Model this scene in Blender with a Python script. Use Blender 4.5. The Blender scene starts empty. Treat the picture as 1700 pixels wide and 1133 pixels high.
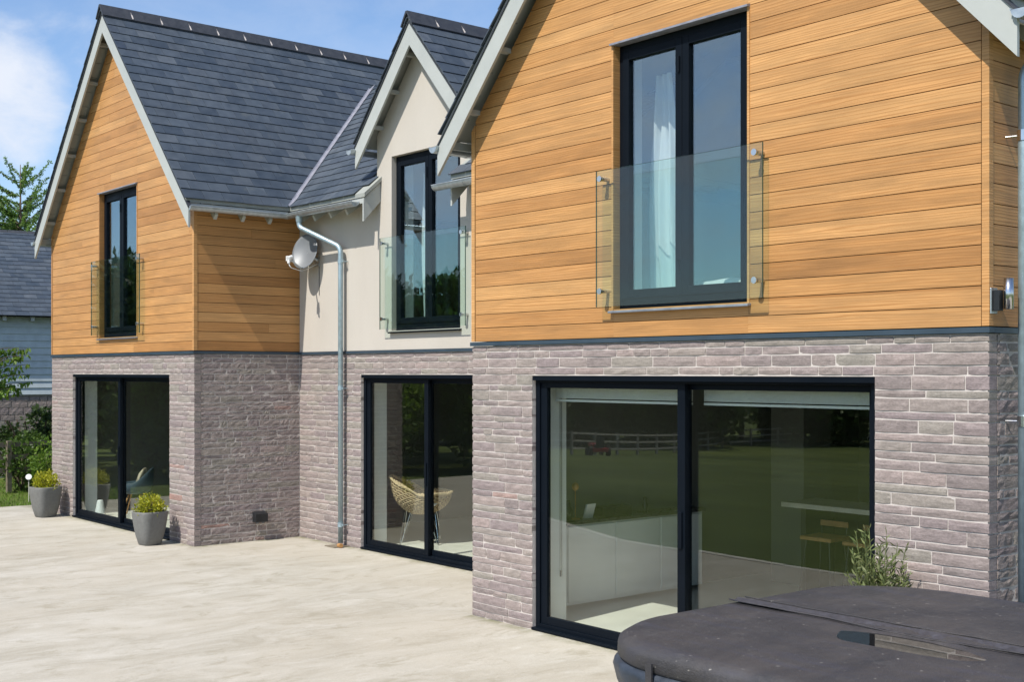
import bpy, math, random
import numpy as np
from mathutils import Vector, Matrix

random.seed(11)
rng = np.random.default_rng(5)
R = math.radians
scene = bpy.context.scene
C = scene.collection

# ------------------------------------------------------------------ camera
cam_d = bpy.data.cameras.new('camera')
cam = bpy.data.objects.new('camera', cam_d); C.objects.link(cam)
cam.location = (9.659, -7.506, 2.4)
cam.rotation_euler = (math.pi / 2, 0, 0.878)
cam_d.sensor_width = 36
cam_d.lens = 36 * 2054.8 / 1700
cam_d.shift_y = (618.7 - 566.5) / 1700
cam_d.clip_end = 2000
scene.camera = cam

# ------------------------------------------------------------------ light
SUN = Vector((0.16, -1.0, 1.33)).normalized()
sun_el = math.asin(SUN.z)
sun_az = math.atan2(SUN.x, SUN.y)
world = bpy.data.worlds.new('World'); scene.world = world
world.use_nodes = True
wt = world.node_tree; wt.nodes.clear()
def wn(t, **k):
    n = wt.nodes.new(t)
    for a, b in k.items(): setattr(n, a, b)
    return n
sky = wn('ShaderNodeTexSky', sky_type='NISHITA', sun_disc=False)
sky.sun_elevation = sun_el; sky.sun_rotation = sun_az
sky.altitude = 100; sky.air_density = 1.0; sky.dust_density = 0.6; sky.ozone_density = 2.0
bg = wn('ShaderNodeBackground'); bg.inputs['Strength'].default_value = 0.122
wo = wn('ShaderNodeOutputWorld')
tc = wn('ShaderNodeTexCoord')
def wmath(op, a, b=None, clamp=False):
    n = wn('ShaderNodeMath', operation=op, use_clamp=clamp)
    for i, v in enumerate((a, b)):
        if v is None: continue
        if isinstance(v, (int, float)): n.inputs[i].default_value = v
        else: wt.links.new(v, n.inputs[i])
    return n.outputs[0]
def blob(d, w0, w1):
    v = wn('ShaderNodeVectorMath', operation='DOT_PRODUCT')
    wt.links.new(tc.outputs['Generated'], v.inputs[0]); v.inputs[1].default_value = Vector(d).normalized()
    m = wn('ShaderNodeMapRange', interpolation_type='SMOOTHSTEP')
    wt.links.new(v.outputs['Value'], m.inputs[0])
    m.inputs[1].default_value = math.cos(R(w0)); m.inputs[2].default_value = math.cos(R(w1))
    return m.outputs[0]
mapn = wn('ShaderNodeMapping'); mapn.inputs['Scale'].default_value = (1, 1, 1.7)
wt.links.new(tc.outputs['Generated'], mapn.inputs[0])
cn = wn('ShaderNodeTexNoise'); cn.inputs['Scale'].default_value = 11; cn.inputs['Detail'].default_value = 11; cn.inputs['Roughness'].default_value = .62; cn.inputs['Distortion'].default_value = .3
wt.links.new(mapn.outputs[0], cn.inputs['Vector'])
b = wmath('MAXIMUM', blob((-1.030, .31, .225), 5.0, .8), wmath('MULTIPLY', blob((-1.0, .36, .27), 3.0, .4), .6))
for d_, w0, w1 in (((-1, -.9, .35), 16, 5), ((.2, -1, .5), 18, 6), ((-.4, 1, .5), 15, 5), ((1, .3, .3), 16, 5), ((-.75, -.35, .9), 14, 4)):
    b = wmath('MAXIMUM', b, blob(d_, w0, w1))
f = wmath('ADD', wmath('MULTIPLY', b, .75), wmath('MULTIPLY', cn.outputs[0], 1.15))
mr = wn('ShaderNodeMapRange', interpolation_type='SMOOTHSTEP'); wt.links.new(f, mr.inputs[0])
mr.inputs[1].default_value = .84; mr.inputs[2].default_value = 1.55
haze_m = wn('ShaderNodeMapRange'); wt.links.new(cn.outputs[0], haze_m.inputs[0])
haze_m.inputs[1].default_value = .35; haze_m.inputs[2].default_value = .75; haze_m.inputs[3].default_value = .0; haze_m.inputs[4].default_value = .20
cf = wmath('MAXIMUM', mr.outputs[0], haze_m.outputs[0])
tint = wn('ShaderNodeMix', data_type='RGBA', blend_type='MULTIPLY'); tint.inputs[0].default_value = 1
wt.links.new(sky.outputs[0], tint.inputs[6]); tint.inputs[7].default_value = (1.08, 1.16, 1.27, 1)
mx = wn('ShaderNodeMix', data_type='RGBA')
wt.links.new(cf, mx.inputs[0]); wt.links.new(tint.outputs[2], mx.inputs[6]); mx.inputs[7].default_value = (5.9, 6.3, 7.1, 1)
wt.links.new(mx.outputs[2], bg.inputs['Color']); wt.links.new(bg.outputs[0], wo.inputs[0])

sd = bpy.data.lights.new('sun', 'SUN'); sd.energy = 5.0; sd.angle = R(.53); sd.color = (1, .955, .88)
so = bpy.data.objects.new('sun', sd); C.objects.link(so)
so.rotation_euler = SUN.to_track_quat('Z', 'Y').to_euler()
so.location = (0, -20, 30)
scene.view_settings.view_transform = 'Standard'
scene.view_settings.look = 'None'
scene.view_settings.exposure = 0.20
scene.view_settings.gamma = 1
scene.render.engine = 'CYCLES'
scene.cycles.use_denoising = True
scene.cycles.transparent_max_bounces = 24
scene.cycles.max_bounces = 10

# ------------------------------------------------------------------ materials
class NT:
    def __init__(s, name):
        s.m = bpy.data.materials.new(name); s.m.use_nodes = True
        s.t = s.m.node_tree; s.t.nodes.clear()
        s.out = s.n('ShaderNodeOutputMaterial')
    def n(s, t, **k):
        x = s.t.nodes.new(t)
        for a, b in k.items(): setattr(x, a, b)
        return x
    def put(s, sock, v):
        if isinstance(v, bpy.types.NodeSocket): s.t.links.new(v, sock)
        elif v is not None:
            try: sock.default_value = v
            except Exception: sock.default_value = (*v, 1) if len(v) == 3 else v
    def math(s, op, a, b=None, c=None, clamp=False):
        x = s.n('ShaderNodeMath', operation=op, use_clamp=clamp)
        for i, v in enumerate((a, b, c)):
            if v is not None: s.put(x.inputs[i], v)
        return x.outputs[0]
    def pos(s, scale=(1, 1, 1), off=None):
        g = s.n('ShaderNodeNewGeometry')
        v = s.n('ShaderNodeVectorMath', operation='MULTIPLY'); s.put(v.inputs[0], g.outputs['Position']); v.inputs[1].default_value = scale
        o = v.outputs[0]
        if off is not None:
            a = s.n('ShaderNodeVectorMath', operation='ADD'); s.put(a.inputs[0], o); s.put(a.inputs[1], off); o = a.outputs[0]
        return o
    def rnd(s):
        g = s.n('ShaderNodeNewGeometry'); o = s.n('ShaderNodeObjectInfo')
        return s.math('FRACT', s.math('ADD', g.outputs['Random Per Island'], s.math('MULTIPLY', o.outputs['Random'], 7.31)))
    def noise(s, vec, scale=5, detail=4, rough=.5, dist=0):
        x = s.n('ShaderNodeTexNoise'); s.put(x.inputs['Vector'], vec)
        x.inputs['Scale'].default_value = scale; x.inputs['Detail'].default_value = detail
        x.inputs['Roughness'].default_value = rough; x.inputs['Distortion'].default_value = dist
        return x.outputs[0]
    def ramp(s, fac, stops):
        x = s.n('ShaderNodeValToRGB'); e = x.color_ramp.elements
        while len(e) < len(stops): e.new(.5)
        for i, (p, c) in enumerate(stops):
            e[i].position = p; e[i].color = (*c, 1) if len(c) == 3 else c
        s.put(x.inputs[0], fac); return x.outputs[0]
    def mix(s, fac, a, b, mode='MIX'):
        x = s.n('ShaderNodeMix', data_type='RGBA', blend_type=mode)
        s.put(x.inputs[0], fac); s.put(x.inputs[6], a if not isinstance(a, tuple) else (*a, 1)); s.put(x.inputs[7], b if not isinstance(b, tuple) else (*b, 1))
        return x.outputs[2]
    def val(s, col, mul):   # scale brightness by a socket
        x = s.n('ShaderNodeVectorMath', operation='SCALE'); s.put(x.inputs[0], col); s.put(x.inputs['Scale'], mul); return x.outputs[0]
    def rng(s, v, a, b, c, d):
        x = s.n('ShaderNodeMapRange'); s.put(x.inputs[0], v)
        for i, k in enumerate((a, b, c, d)): x.inputs[i + 1].default_value = k
        return x.outputs[0]
    def bump(s, h, strength=.5, dist=.01):
        x = s.n('ShaderNodeBump'); s.put(x.inputs['Height'], h); x.inputs['Strength'].default_value = strength; x.inputs['Distance'].default_value = dist
        return x.outputs[0]
    def pbr(s, col, rough=.6, metal=0, normal=None, spec=.5, **k):
        x = s.n('ShaderNodeBsdfPrincipled')
        s.put(x.inputs['Base Color'], (*col, 1) if isinstance(col, tuple) and len(col) == 3 else col)
        s.put(x.inputs['Roughness'], rough); s.put(x.inputs['Metallic'], metal)
        s.put(x.inputs['Specular IOR Level'], spec)
        if normal is not None: s.put(x.inputs['Normal'], normal)
        for a, b in k.items(): s.put(x.inputs[a.replace('_', ' ')], b)
        s.t.links.new(x.outputs[0], s.out.inputs[0]); return x

M = {}
def simple(name, col, rough=.5, metal=0, var=.12, nscale=8, bump=0., spec=.5):
    t = NT(name); n = t.noise(t.pos(), nscale, 5, .55)
    c = t.mix(t.rng(n, .3, .7, 0, 1), tuple(x * (1 - var) for x in col), tuple(x * (1 + var) for x in col))
    nm = t.bump(t.noise(t.pos(), nscale * 8, 3), bump, .004) if bump else None
    t.pbr(c, t.rng(n, .3, .7, max(0, rough - .08), min(1, rough + .08)), metal, nm, spec)
    M[name] = t.m; return t.m

def stone_mat(name, rough):
    t = NT(name); r = t.rnd()
    offv = t.n('ShaderNodeCombineXYZ'); t.put(offv.inputs[0], t.math('MULTIPLY', r, 31.)); t.put(offv.inputs[1], t.math('MULTIPLY', r, 17.)); t.put(offv.inputs[2], t.math('MULTIPLY', r, 23.))
    base = t.ramp(r, [(0, (0.248, 0.209, 0.206)), (.22, (0.302, 0.254, 0.243)), (.45, (0.271, 0.223, 0.228)), (.62, (0.328, 0.273, 0.261)), (.8, (0.288, 0.263, 0.236)), (.93, (0.346, 0.280, 0.269)), (.992, (0.294, 0.247, 0.239)), (1, (0.392, 0.245, 0.214))])
    n1 = t.noise(t.pos((6, 6, 22), offv.outputs[0]), 1.6, 6, .62)
    n2 = t.noise(t.pos((1, 1, 1.6), offv.outputs[0]), 55, 4, .7)
    c = t.mix(1, t.val(base, t.rng(n1, .25, .75, .66, 1.24)), (1.0, .988, .945), 'MULTIPLY')
    c = t.val(c, t.rng(n2, .3, .7, .74, 1.14))
    blot = t.noise(t.pos(), 1.3, 6, .7); c = t.mix(t.rng(blot, .52, .72, 0, .35), c, (.20, .185, .165))
    if rough:
        w = t.noise(t.pos((1, 1, 1.5), offv.outputs[0]), 24, 5, .62, .5)
        h = t.math('ADD', t.math('MULTIPLY', w, 1.0), t.math('MULTIPLY', n2, .25))
        nm = t.bump(h, .8, .013)
    else:
        h = t.math('ADD', t.math('MULTIPLY', n1, .8), t.math('MULTIPLY', n2, .35))
        nm = t.bump(h, .6, .008)
    t.pbr(c, .85, 0, nm, .25); M[name] = t.m
stone_mat('stone', False); stone_mat('stone_rough', True)

def wood_mat():
    t = NT('cedar'); r = t.rnd()
    off = t.n('ShaderNodeCombineXYZ')
    for i, k in enumerate((41., 29., 57.)): t.put(off.inputs[i], t.math('MULTIPLY', r, k))
    base = t.ramp(r, [(0, (.41, .208, .074)), (.2, (.54, .300, .116)), (.42, (.46, .240, .088)), (.6, (.60, .350, .145)), (.8, (.49, .262, .100)), (1, (.56, .318, .128))])
    p = t.pos((.55, .55, 9.), off.outputs[0])
    g1 = t.noise(p, 2.2, 5, .55, .9)
    ring = t.n('ShaderNodeTexWave', wave_type='BANDS', bands_direction='Z', wave_profile='SIN')
    t.put(ring.inputs['Vector'], t.pos((.16, .16, 2.6), off.outputs[0])); ring.inputs['Scale'].default_value = 5.5
    ring.inputs['Distortion'].default_value = 9; ring.inputs['Detail'].default_value = 2.5; ring.inputs['Detail Scale'].default_value = 1.1
    fine = t.noise(t.pos((3, 3, 160), off.outputs[0]), 1, 3, .6)
    kn = t.noise(t.pos((1.1, 1.1, 2.5), off.outputs[0]), 1.0, 4, .6); c = t.val(t.val(base, t.rng(g1, .25, .75, .74, 1.22)), t.rng(kn, .3, .7, .86, 1.1))
    c = t.mix(t.math('MULTIPLY', t.rng(ring.outputs[1], .55, 1, 0, 1), t.rng(g1, .38, .6, .05, .62)), c, (.33, .145, .038))
    c = t.val(c, t.rng(fine, .3, .7, .93, 1.05))
    nm = t.bump(t.math('ADD', fine, ring.outputs[1]), .2, .002)
    c = t.mix(1, c, (.96, .90, .84), 'MULTIPLY'); t.pbr(c, .52, 0, nm, .35); M['cedar'] = t.m
wood_mat()

def slate_mat():
    t = NT('slate'); r = t.rnd()
    off = t.n('ShaderNodeCombineXYZ'); t.put(off.inputs[0], t.math('MULTIPLY', r, 31.)); t.put(off.inputs[2], t.math('MULTIPLY', r, 19.))
    base = t.ramp(r, [(0, (.032, .044, .060)), (.3, (.043, .056, .073)), (.6, (.055, .069, .086)), (.85, (.046, .057, .071)), (.95, (.072, .085, .100)), (1, (.028, .040, .060))])
    n1 = t.noise(t.pos((1, 1, 1), off.outputs[0]), 6, 6, .62); n2 = t.noise(t.pos((1, 1, 1), off.outputs[0]), 45, 4, .6)
    big = t.noise(t.pos(), .9, 3, .5)
    c = t.val(base, t.rng(n1, .25, .75, .78, 1.3)); c = t.val(c, t.rng(big, .3, .7, .9, 1.14))
    c = t.mix(t.rng(n2, .60, .75, 0, .35), c, (.12, .12, .12))
    lich = t.noise(t.pos(), 3.1, 8, .72); c = t.mix(t.rng(lich, .60, .74, 0, .5), c, (.115, .118, .10))
    nm = t.bump(t.math('ADD', n1, t.math('MULTIPLY', n2, .4)), .5, .006)
    t.pbr(c, t.rng(n1, .3, .7, .42, .62), 0, nm, .5); M['slate'] = t.m
slate_mat()

def patio_mat():
    t = NT('pressed_concrete')
    base = t.noise(t.pos(), .45, 6, .65)
    streak = t.noise(t.pos((1.6, .75, 1)), 1.1, 10, .72, .8)
    st2 = t.noise(t.pos((4.2, 1.1, 1)), 1.5, 9, .74, .8)
    spots = t.noise(t.pos((1.3, .8, 1)), 2.6, 10, .78, .6)
    fine = t.noise(t.pos(), 70, 4, .7); mid = t.noise(t.pos(), 14, 8, .75)
    c = t.ramp(streak, [(.30, (.30, .272, .212)), (.44, (.375, .345, .285)), (.56, (.43, .40, .34)), (.72, (.49, .462, .405))])
    c = t.mix(t.rng(base, .42, .62, 0, .5), c, (.405, .362, .290))
    c = t.mix(t.rng(st2, .55, .68, 0, .40), c, (.545, .52, .475))
    c = t.mix(t.rng(spots, .54, .64, 0, .6), c, (.28, .252, .185))
    pit = t.noise(t.pos(), 24, 6, .8); c = t.mix(t.rng(pit, .64, .70, 0, .7), c, (.20, .18, .14))
    c = t.mix(t.rng(mid, .60, .72, 0, .5), c, (.25, .225, .175))
    c = t.mix(t.rng(mid, .40, .30, 0, .4), c, (.56, .53, .49))
    c = t.val(c, t.rng(fine, .3, .7, .90, 1.09))
    # moss and grit gathered along the wall feet
    g = t.n('ShaderNodeNewGeometry'); sp = t.n('ShaderNodeSeparateXYZ'); t.put(sp.inputs[0], g.outputs['Position'])
    def near(o, v): return t.rng(t.math('ABSOLUTE', t.math('SUBTRACT', o, v)), .02, .17, 1, 0)
    X_, Y_ = sp.outputs[0], sp.outputs[1]
    outside = t.math('MAXIMUM', t.math('LESS_THAN', X_, -6.2), t.math('GREATER_THAN', X_, 0.))
    side = t.math('MULTIPLY', near(X_, -6.226), t.math('GREATER_THAN', Y_, -.1))
    near_w = t.math('MAXIMUM', t.math('MAXIMUM', t.math('MULTIPLY', near(Y_, 0.), outside), near(Y_, 1.65)), side)
    mk = t.math('MULTIPLY', near_w, t.rng(t.noise(t.pos(), 4.5, 6, .7), .38, .62, 0, 1))
    c = t.mix(t.math('MULTIPLY', mk, .75), c, (.135, .135, .055))
    nm = t.bump(t.math('ADD', t.math('MULTIPLY', streak, .5), t.math('ADD', t.math('MULTIPLY', fine, .15), t.math('ADD', t.math('MULTIPLY', mid, .35), t.math('MULTIPLY', st2, .35)))), .7, .014)
    t.pbr(c, .82, 0, nm, .3); M['patio'] = t.m
patio_mat()

def grass_mat():
    t = NT('lawn_grass')
    a = t.noise(t.pos(), .12, 5, .6); b_ = t.noise(t.pos((.3, 1.6, 1)), .5, 4, .5); f_ = t.noise(t.pos(), 30, 4, .7)
    c = t.ramp(a, [(.3, (.066, .090, .018)), (.55, (.098, .130, .028)), (.75, (.145, .170, .042))])
    c = t.val(c, t.rng(b_, .3, .7, .85, 1.2)); c = t.val(c, t.rng(f_, .3, .7, .7, 1.3))
    t.pbr(c, .9, 0, t.bump(f_, .8, .05), .2); M['lawn'] = t.m
grass_mat()

def leaf_mat(name, cols, trans=.35, rough=.5):
    t = NT(name); g = t.n('ShaderNodeNewGeometry')
    r = t.rnd()
    n = len(cols); c = t.ramp(r, [(i / max(1, n - 1), q) for i, q in enumerate(cols)])
    big = t.noise(t.pos(), 1.1, 3, .5); c = t.val(c, t.rng(big, .3, .7, .75, 1.25))
    d = t.n('ShaderNodeBsdfPrincipled'); t.put(d.inputs['Base Color'], c); d.inputs['Roughness'].default_value = rough; d.inputs['Specular IOR Level'].default_value = .35
    tr = t.n('ShaderNodeBsdfTranslucent'); t.put(tr.inputs[0], t.mix(.5, c, t.val(c, 1.6)))
    m = t.n('ShaderNodeMixShader'); m.inputs[0].default_value = trans
    t.t.links.new(d.outputs[0], m.inputs[1]); t.t.links.new(tr.outputs[0], m.inputs[2]); t.t.links.new(m.outputs[0], t.out.inputs[0])
    M[name] = t.m
leaf_mat('leaf_dark', [(.022, .042, .012), (.040, .070, .018), (.055, .092, .022), (.030, .055, .015)])
leaf_mat('leaf_mid', [(.045, .085, .016), (.075, .13, .022), (.10, .165, .03), (.055, .10, .02)])
leaf_mat('leaf_bright', [(.13, .22, .03), (.20, .30, .04), (.09, .17, .025), (.16, .27, .035)], .45)
leaf_mat('leaf_yellow', [(.20, .23, .015), (.33, .34, .02), (.42, .40, .03), (.15, .19, .018)], .35)
leaf_mat('leaf_olive', [(.16, .20, .07), (.24, .28, .10), (.11, .15, .05), (.30, .32, .14)], .3)
leaf_mat('needle', [(.13, .23, .045), (.18, .30, .06), (.09, .17, .04), (.22, .33, .075)], .5)

def glass_mat(name, tint, f0=.07, k=.93, gcol=(.97, .98, 1)):
    t = NT(name); g = t.n('ShaderNodeNewGeometry')
    d = t.n('ShaderNodeVectorMath', operation='DOT_PRODUCT'); t.put(d.inputs[0], g.outputs['Normal']); t.put(d.inputs[1], g.outputs['Incoming'])
    cth = t.math('ABSOLUTE', d.outputs['Value'])
    fr = t.math('ADD', t.math('MULTIPLY', t.math('POWER', t.math('SUBTRACT', 1., cth, clamp=True), 5.), k), f0, clamp=True)
    tr = t.n('ShaderNodeBsdfTransparent'); tr.inputs[0].default_value = (*tint, 1)
    gl = t.n('ShaderNodeBsdfGlossy'); gl.inputs['Roughness'].default_value = 0.0; gl.inputs[0].default_value = (*gcol, 1)
    m = t.n('ShaderNodeMixShader'); t.put(m.inputs[0], fr)
    t.t.links.new(tr.outputs[0], m.inputs[1]); t.t.links.new(gl.outputs[0], m.inputs[2]); t.t.links.new(m.outputs[0], t.out.inputs[0])
    M[name] = t.m
glass_mat('glass', (.90, .945, .945), .165, .82, (.74, .90, 1.0))
glass_mat('door_glass', (.955, .985, .96), .08, .88, (1.0, 1.0, .92))
glass_mat('clear_glass', (.90, .965, .94), .035, .9)
simple('glass_edge', (.03, .10, .08), .15, 0, .1, 3)
simple('mortar', (.52, .47, .43), .9, 0, .12, 14, .5, .2)
simple('anthracite', (.0035, .006, .010), .5, 0, .1, 3, 0, .10)
simple('band', (.035, .055, .075), .4, 0, .12, 5)
simple('black_gap', (.012, .010, .008), .9, 0, .1, 5)
simple('barge_paint', (.40, .415, .39), .5, 0, .05, 3, .05)
simple('soffit', (.30, .31, .28), .6, 0, .08, 4)
simple('galvanised', (.46, .50, .52), .42, .75, .14, 16)
simple('pipe_metal', (.36, .46, .50), .40, .55, .12, 18)
simple('lead', (.30, .30, .34), .5, .35, .18, 14, .2)
simple('ridge_clay', (.035, .038, .045), .55, 0, .2, 12, .3)
simple('steel', (.62, .62, .62), .22, 1, .05, 6)
simple('white_paint', (.72, .73, .72), .45, 0, .03, 3)
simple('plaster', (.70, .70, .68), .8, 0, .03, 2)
simple('shaded_plaster', (.15, .15, .14), .8, 0, .05, 2)  # plaster again, with the shade of the deep rooms put into its colour
simple('floor_tile', (.62, .59, .54), .45, 0, .06, 2)
simple('worktop', (.05, .05, .05), .3, 0, .15, 20)
simple('dark_plastic', (.015, .016, .018), .4, 0, .1, 9)
simple('dish_grey', (.17, .18, .19), .45, .1, .05, 4)
simple('planter_grey', (.155, .155, .145), .7, 0, .14, 26, .3)
simple('skirt_vinyl', (.030, .038, .052), .5, 0, .4, 12, .4)
simple('vinyl_blue', (.050, .050, .060), .5, 0, .3, 30, .3)
simple('soil', (.035, .025, .018), .95, 0, .3, 30, .6)
simple('bark', (.09, .065, .045), .9, 0, .3, 14, .7)
simple('old_timber', (.17, .14, .10), .85, 0, .25, 9, .5)
simple('pale_timber', (.52, .49, .43), .8, 0, .15, 6, .2)
simple('fence_timber', (.30, .28, .25), .85, 0, .3, 2)
simple('oak', (.42, .22, .08), .5, 0, .2, 10)
simple('wicker', (.50, .37, .22), .7, 0, .25, 30, .3)
simple('wicker_dark', (.20, .13, .07), .8, 0, .3, 40, .4)
simple('cushion_white', (.72, .71, .68), .9, 0, .04, 20)
simple('curtain_cloth', (.80, .80, .80), .9, 0, .03, 8)
simple('shell_blue', (.05, .075, .10), .4, 0, .1, 6)
simple('patchwork', (.42, .36, .27), .9, 0, .5, 9)
simple('rug', (.22, .20, .18), .95, 0, .2, 30)
simple('red_paint', (.45, .02, .02), .3, 0, .05, 3)
simple('tyre', (.02, .02, .02), .8, 0, .1, 10)
simple('barn_board', (.46, .52, .55), .6, 0, .10, 5, .1)
simple('straw', (.62, .55, .40), .9, 0, .2, 30)

def render_mat():
    t = NT('render_coat')
    a = t.noise(t.pos((1, 1, .5)), 1.1, 5, .6); f_ = t.noise(t.pos(), 190, 3, .7); w = t.noise(t.pos((3, 3, .6)), 1.2, 6, .7)
    c = t.mix(t.rng(a, .3, .7, 0, 1), (.47, .43, .375), (.52, .478, .42))
    c = t.mix(t.rng(w, .60, .85, 0, .18), c, (.40, .36, .31)); c = t.val(c, t.rng(f_, .3, .7, .93, 1.05))
    t.pbr(c, .9, 0, t.bump(f_, .5, .004), .2); M['render_coat'] = t.m
render_mat()
def vinyl_mat():
    t = NT('vinyl_cover')
    a = t.noise(t.pos((1.6, .7, 1)), 1.6, 7, .7, .4); f_ = t.noise(t.pos(), 160, 3, .7); s_ = t.noise(t.pos((.6, 4.5, 1)), 2.2, 6, .65, .5); d_ = t.noise(t.pos(), 5, 8, .75)
    c = t.ramp(a, [(.3, (.026, .027, .032)), (.45, (.042, .040, .043)), (.6, (.058, .053, .053)), (.75, (.078, .073, .073))])
    c = t.mix(t.rng(s_, .52, .7, 0, .5), c, (.050, .052, .075))
    c = t.mix(t.rng(d_, .56, .72, 0, .55), c, (.105, .098, .092))
    c = t.val(c, t.rng(f_, .3, .7, .72, 1.25))
    sp = t.noise(t.pos(), 34, 2, .5); c = t.mix(t.rng(sp, .72, .76, 0, .7), c, (.34, .32, .29))
    h = t.math('ADD', t.math('MULTIPLY', f_, .3), t.math('ADD', t.math('MULTIPLY', a, .8), t.math('MULTIPLY', d_, .5)))
    t.pbr(c, t.rng(d_, .3, .7, .42, .68), 0, t.bump(h, .7, .02), .4); M['vinyl'] = t.m
vinyl_mat()
def water_mat():
    t = NT('rainwater'); t.pbr((.012, .011, .010), .02, 0, None, .6); M['water'] = t.m
water_mat()

# ------------------------------------------------------------------ mesh helpers
class MB:
    def __init__(s): s.v = []; s.f = []; s.m = []
    def add(s, vs, fs, mi=0):
        o = len(s.v); s.v += [tuple(p) for p in vs]
        for q in fs: s.f.append(tuple(o + i for i in q)); s.m.append(mi)
        return s
    def box(s, x0, x1, y0, y1, z0, z1, mi=0):
        v = [(x, y, z) for z in (z0, z1) for y in (y0, y1) for x in (x0, x1)]
        return s.add(v, [(0, 2, 3, 1), (4, 5, 7, 6), (0, 1, 5, 4), (2, 6, 7, 3), (0, 4, 6, 2), (1, 3, 7, 5)], mi)
    def prism(s, a, b, mi=0):   # two matching rings of points
        n = len(a)
        return s.add(list(a) + list(b), [tuple(range(n))] + [tuple(range(2 * n - 1, n - 1, -1))] + [((i + 1) % n, i, n + i, n + (i + 1) % n) for i in range(n)], mi)
    def xz(s, poly, y0, y1, mi=0):
        return s.prism([(u, y0, z) for u, z in poly], [(u, y1, z) for u, z in poly], mi)
    def yz(s, poly, x0, x1, mi=0):
        return s.prism([(x0, u, z) for u, z in poly], [(x1, u, z) for u, z in poly], mi)
    def xy(s, poly, z0, z1, mi=0):
        return s.prism([(u, v, z0) for u, v in poly], [(u, v, z1) for u, v in poly], mi)
    def tube(s, pts, r, n=8, mi=0, cap=True):
        pts = [Vector(p) for p in pts]; rs = r if isinstance(r, (list, tuple)) else [r] * len(pts)
        t0 = (pts[1] - pts[0]).normalized(); up = Vector((0, 0, 1)) if abs(t0.z) < .9 else Vector((1, 0, 0))
        nx = t0.cross(up).normalized(); vs = []
        for i, p in enumerate(pts):
            t = (pts[min(i + 1, len(pts) - 1)] - pts[max(i - 1, 0)]).normalized()
            nx = (nx - t * nx.dot(t)).normalized(); ny = t.cross(nx)
            for k in range(n):
                a = 2 * math.pi * k / n; vs.append(p + (nx * math.cos(a) + ny * math.sin(a)) * rs[i])
        fs = [(i * n + k, i * n + (k + 1) % n, (i + 1) * n + (k + 1) % n, (i + 1) * n + k) for i in range(len(pts) - 1) for k in range(n)]
        if cap: fs += [tuple(range(n - 1, -1, -1)), tuple((len(pts) - 1) * n + k for k in range(n))]
        return s.add(vs, fs, mi)
    def lathe(s, prof, n=24, c=(0, 0, 0), sq=2., mi=0):   # sq > 2 gives a rounded square
        vs = []
        for r, z in prof:
            for k in range(n):
                a = 2 * math.pi * (k + .5) / n; ca, sa = math.cos(a), math.sin(a)
                q = (abs(ca) ** sq + abs(sa) ** sq) ** (-1 / sq)
                vs.append((c[0] + r * q * ca, c[1] + r * q * sa, c[2] + z))
        fs = [(i * n + k, i * n + (k + 1) % n, (i + 1) * n + (k + 1) % n, (i + 1) * n + k) for i in range(len(prof) - 1) for k in range(n)]
        fs += [tuple(range(n - 1, -1, -1)), tuple((len(prof) - 1) * n + k for k in range(n))]
        return s.add(vs, fs, mi)
    def mesh(s, name, mats, smooth=False):
        me = bpy.data.meshes.new(name); me.from_pydata(s.v, [], s.f)
        for m in (mats if isinstance(mats, (list, tuple)) else [mats]): me.materials.append(m if not isinstance(m, str) else M[m])
        if len(set(s.m)) > 1: me.polygons.foreach_set('material_index', s.m)
        if smooth: me.polygons.foreach_set('use_smooth', [True] * len(s.f))
        me.update(); return me
    def build(s, name, mats, parent=None, smooth=False, bevel=0, recalc=True):
        me = s.mesh(name, mats, smooth)
        if recalc:
            import bmesh
            bm = bmesh.new(); bm.from_mesh(me); bmesh.ops.recalc_face_normals(bm, faces=bm.faces); bm.to_mesh(me); bm.free()
        return obj(name, me, parent, bevel)
def obj(name, me, parent=None, bevel=0):
    o = bpy.data.objects.new(name, me); C.objects.link(o)
    if parent is not None: o.parent = parent
    if bevel:
        b_ = o.modifiers.new('bevel', 'BEVEL'); b_.width = bevel; b_.segments = 2; b_.limit_method = 'ANGLE'
    return o
def thing(name, label, cat, loc=(0, 0, 0), rz=0, group=None):
    o = bpy.data.objects.new(name, None); C.objects.link(o); o.empty_display_size = .2
    o.location = loc; o.rotation_euler = (0, 0, rz); o['label'] = label; o['category'] = cat
    if group: o['group'] = group
    return o
def tag(o, label=None, cat=None, group=None, kind=None):
    for k, v in (('label', label), ('category', cat), ('group', group), ('kind', kind)):
        if v: o[k] = v
    return o
def clip(poly, a, b_, c):   # keep a*u + b*v <= c
    out = []
    for i in range(len(poly)):
        p, q = poly[i], poly[(i + 1) % len(poly)]
        dp, dq = a * p[0] + b_ * p[1] - c, a * q[0] + b_ * q[1] - c
        if dp <= 1e-9: out.append(p)
        if (dp < -1e-9 and dq > 1e-9) or (dp > 1e-9 and dq < -1e-9):
            t = dp / (dp - dq); out.append((p[0] + (q[0] - p[0]) * t, p[1] + (q[1] - p[1]) * t))
    return out
def area(poly):
    return abs(sum(poly[i][0] * poly[(i + 1) % len(poly)][1] - poly[(i + 1) % len(poly)][0] * poly[i][1] for i in range(len(poly)))) / 2
def cells(u0, u1, z0, z1, ops):   # rectangle minus rectangular openings
    us = sorted({u0, u1, *[o[0] for o in ops], *[o[1] for o in ops]}); zs = sorted({z0, z1, *[o[2] for o in ops], *[o[3] for o in ops]})
    for i in range(len(us) - 1):
        a, b_ = us[i], us[i + 1]
        if a < u0 or b_ > u1: continue
        for j in range(len(zs) - 1):
            c, d = zs[j], zs[j + 1]
            if c < z0 or d > z1: continue
            if any(o[0] < (a + b_) / 2 < o[1] and o[2] < (c + d) / 2 < o[3] for o in ops): continue
            yield [(a, c), (b_, c), (b_, d), (a, d)]

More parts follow.
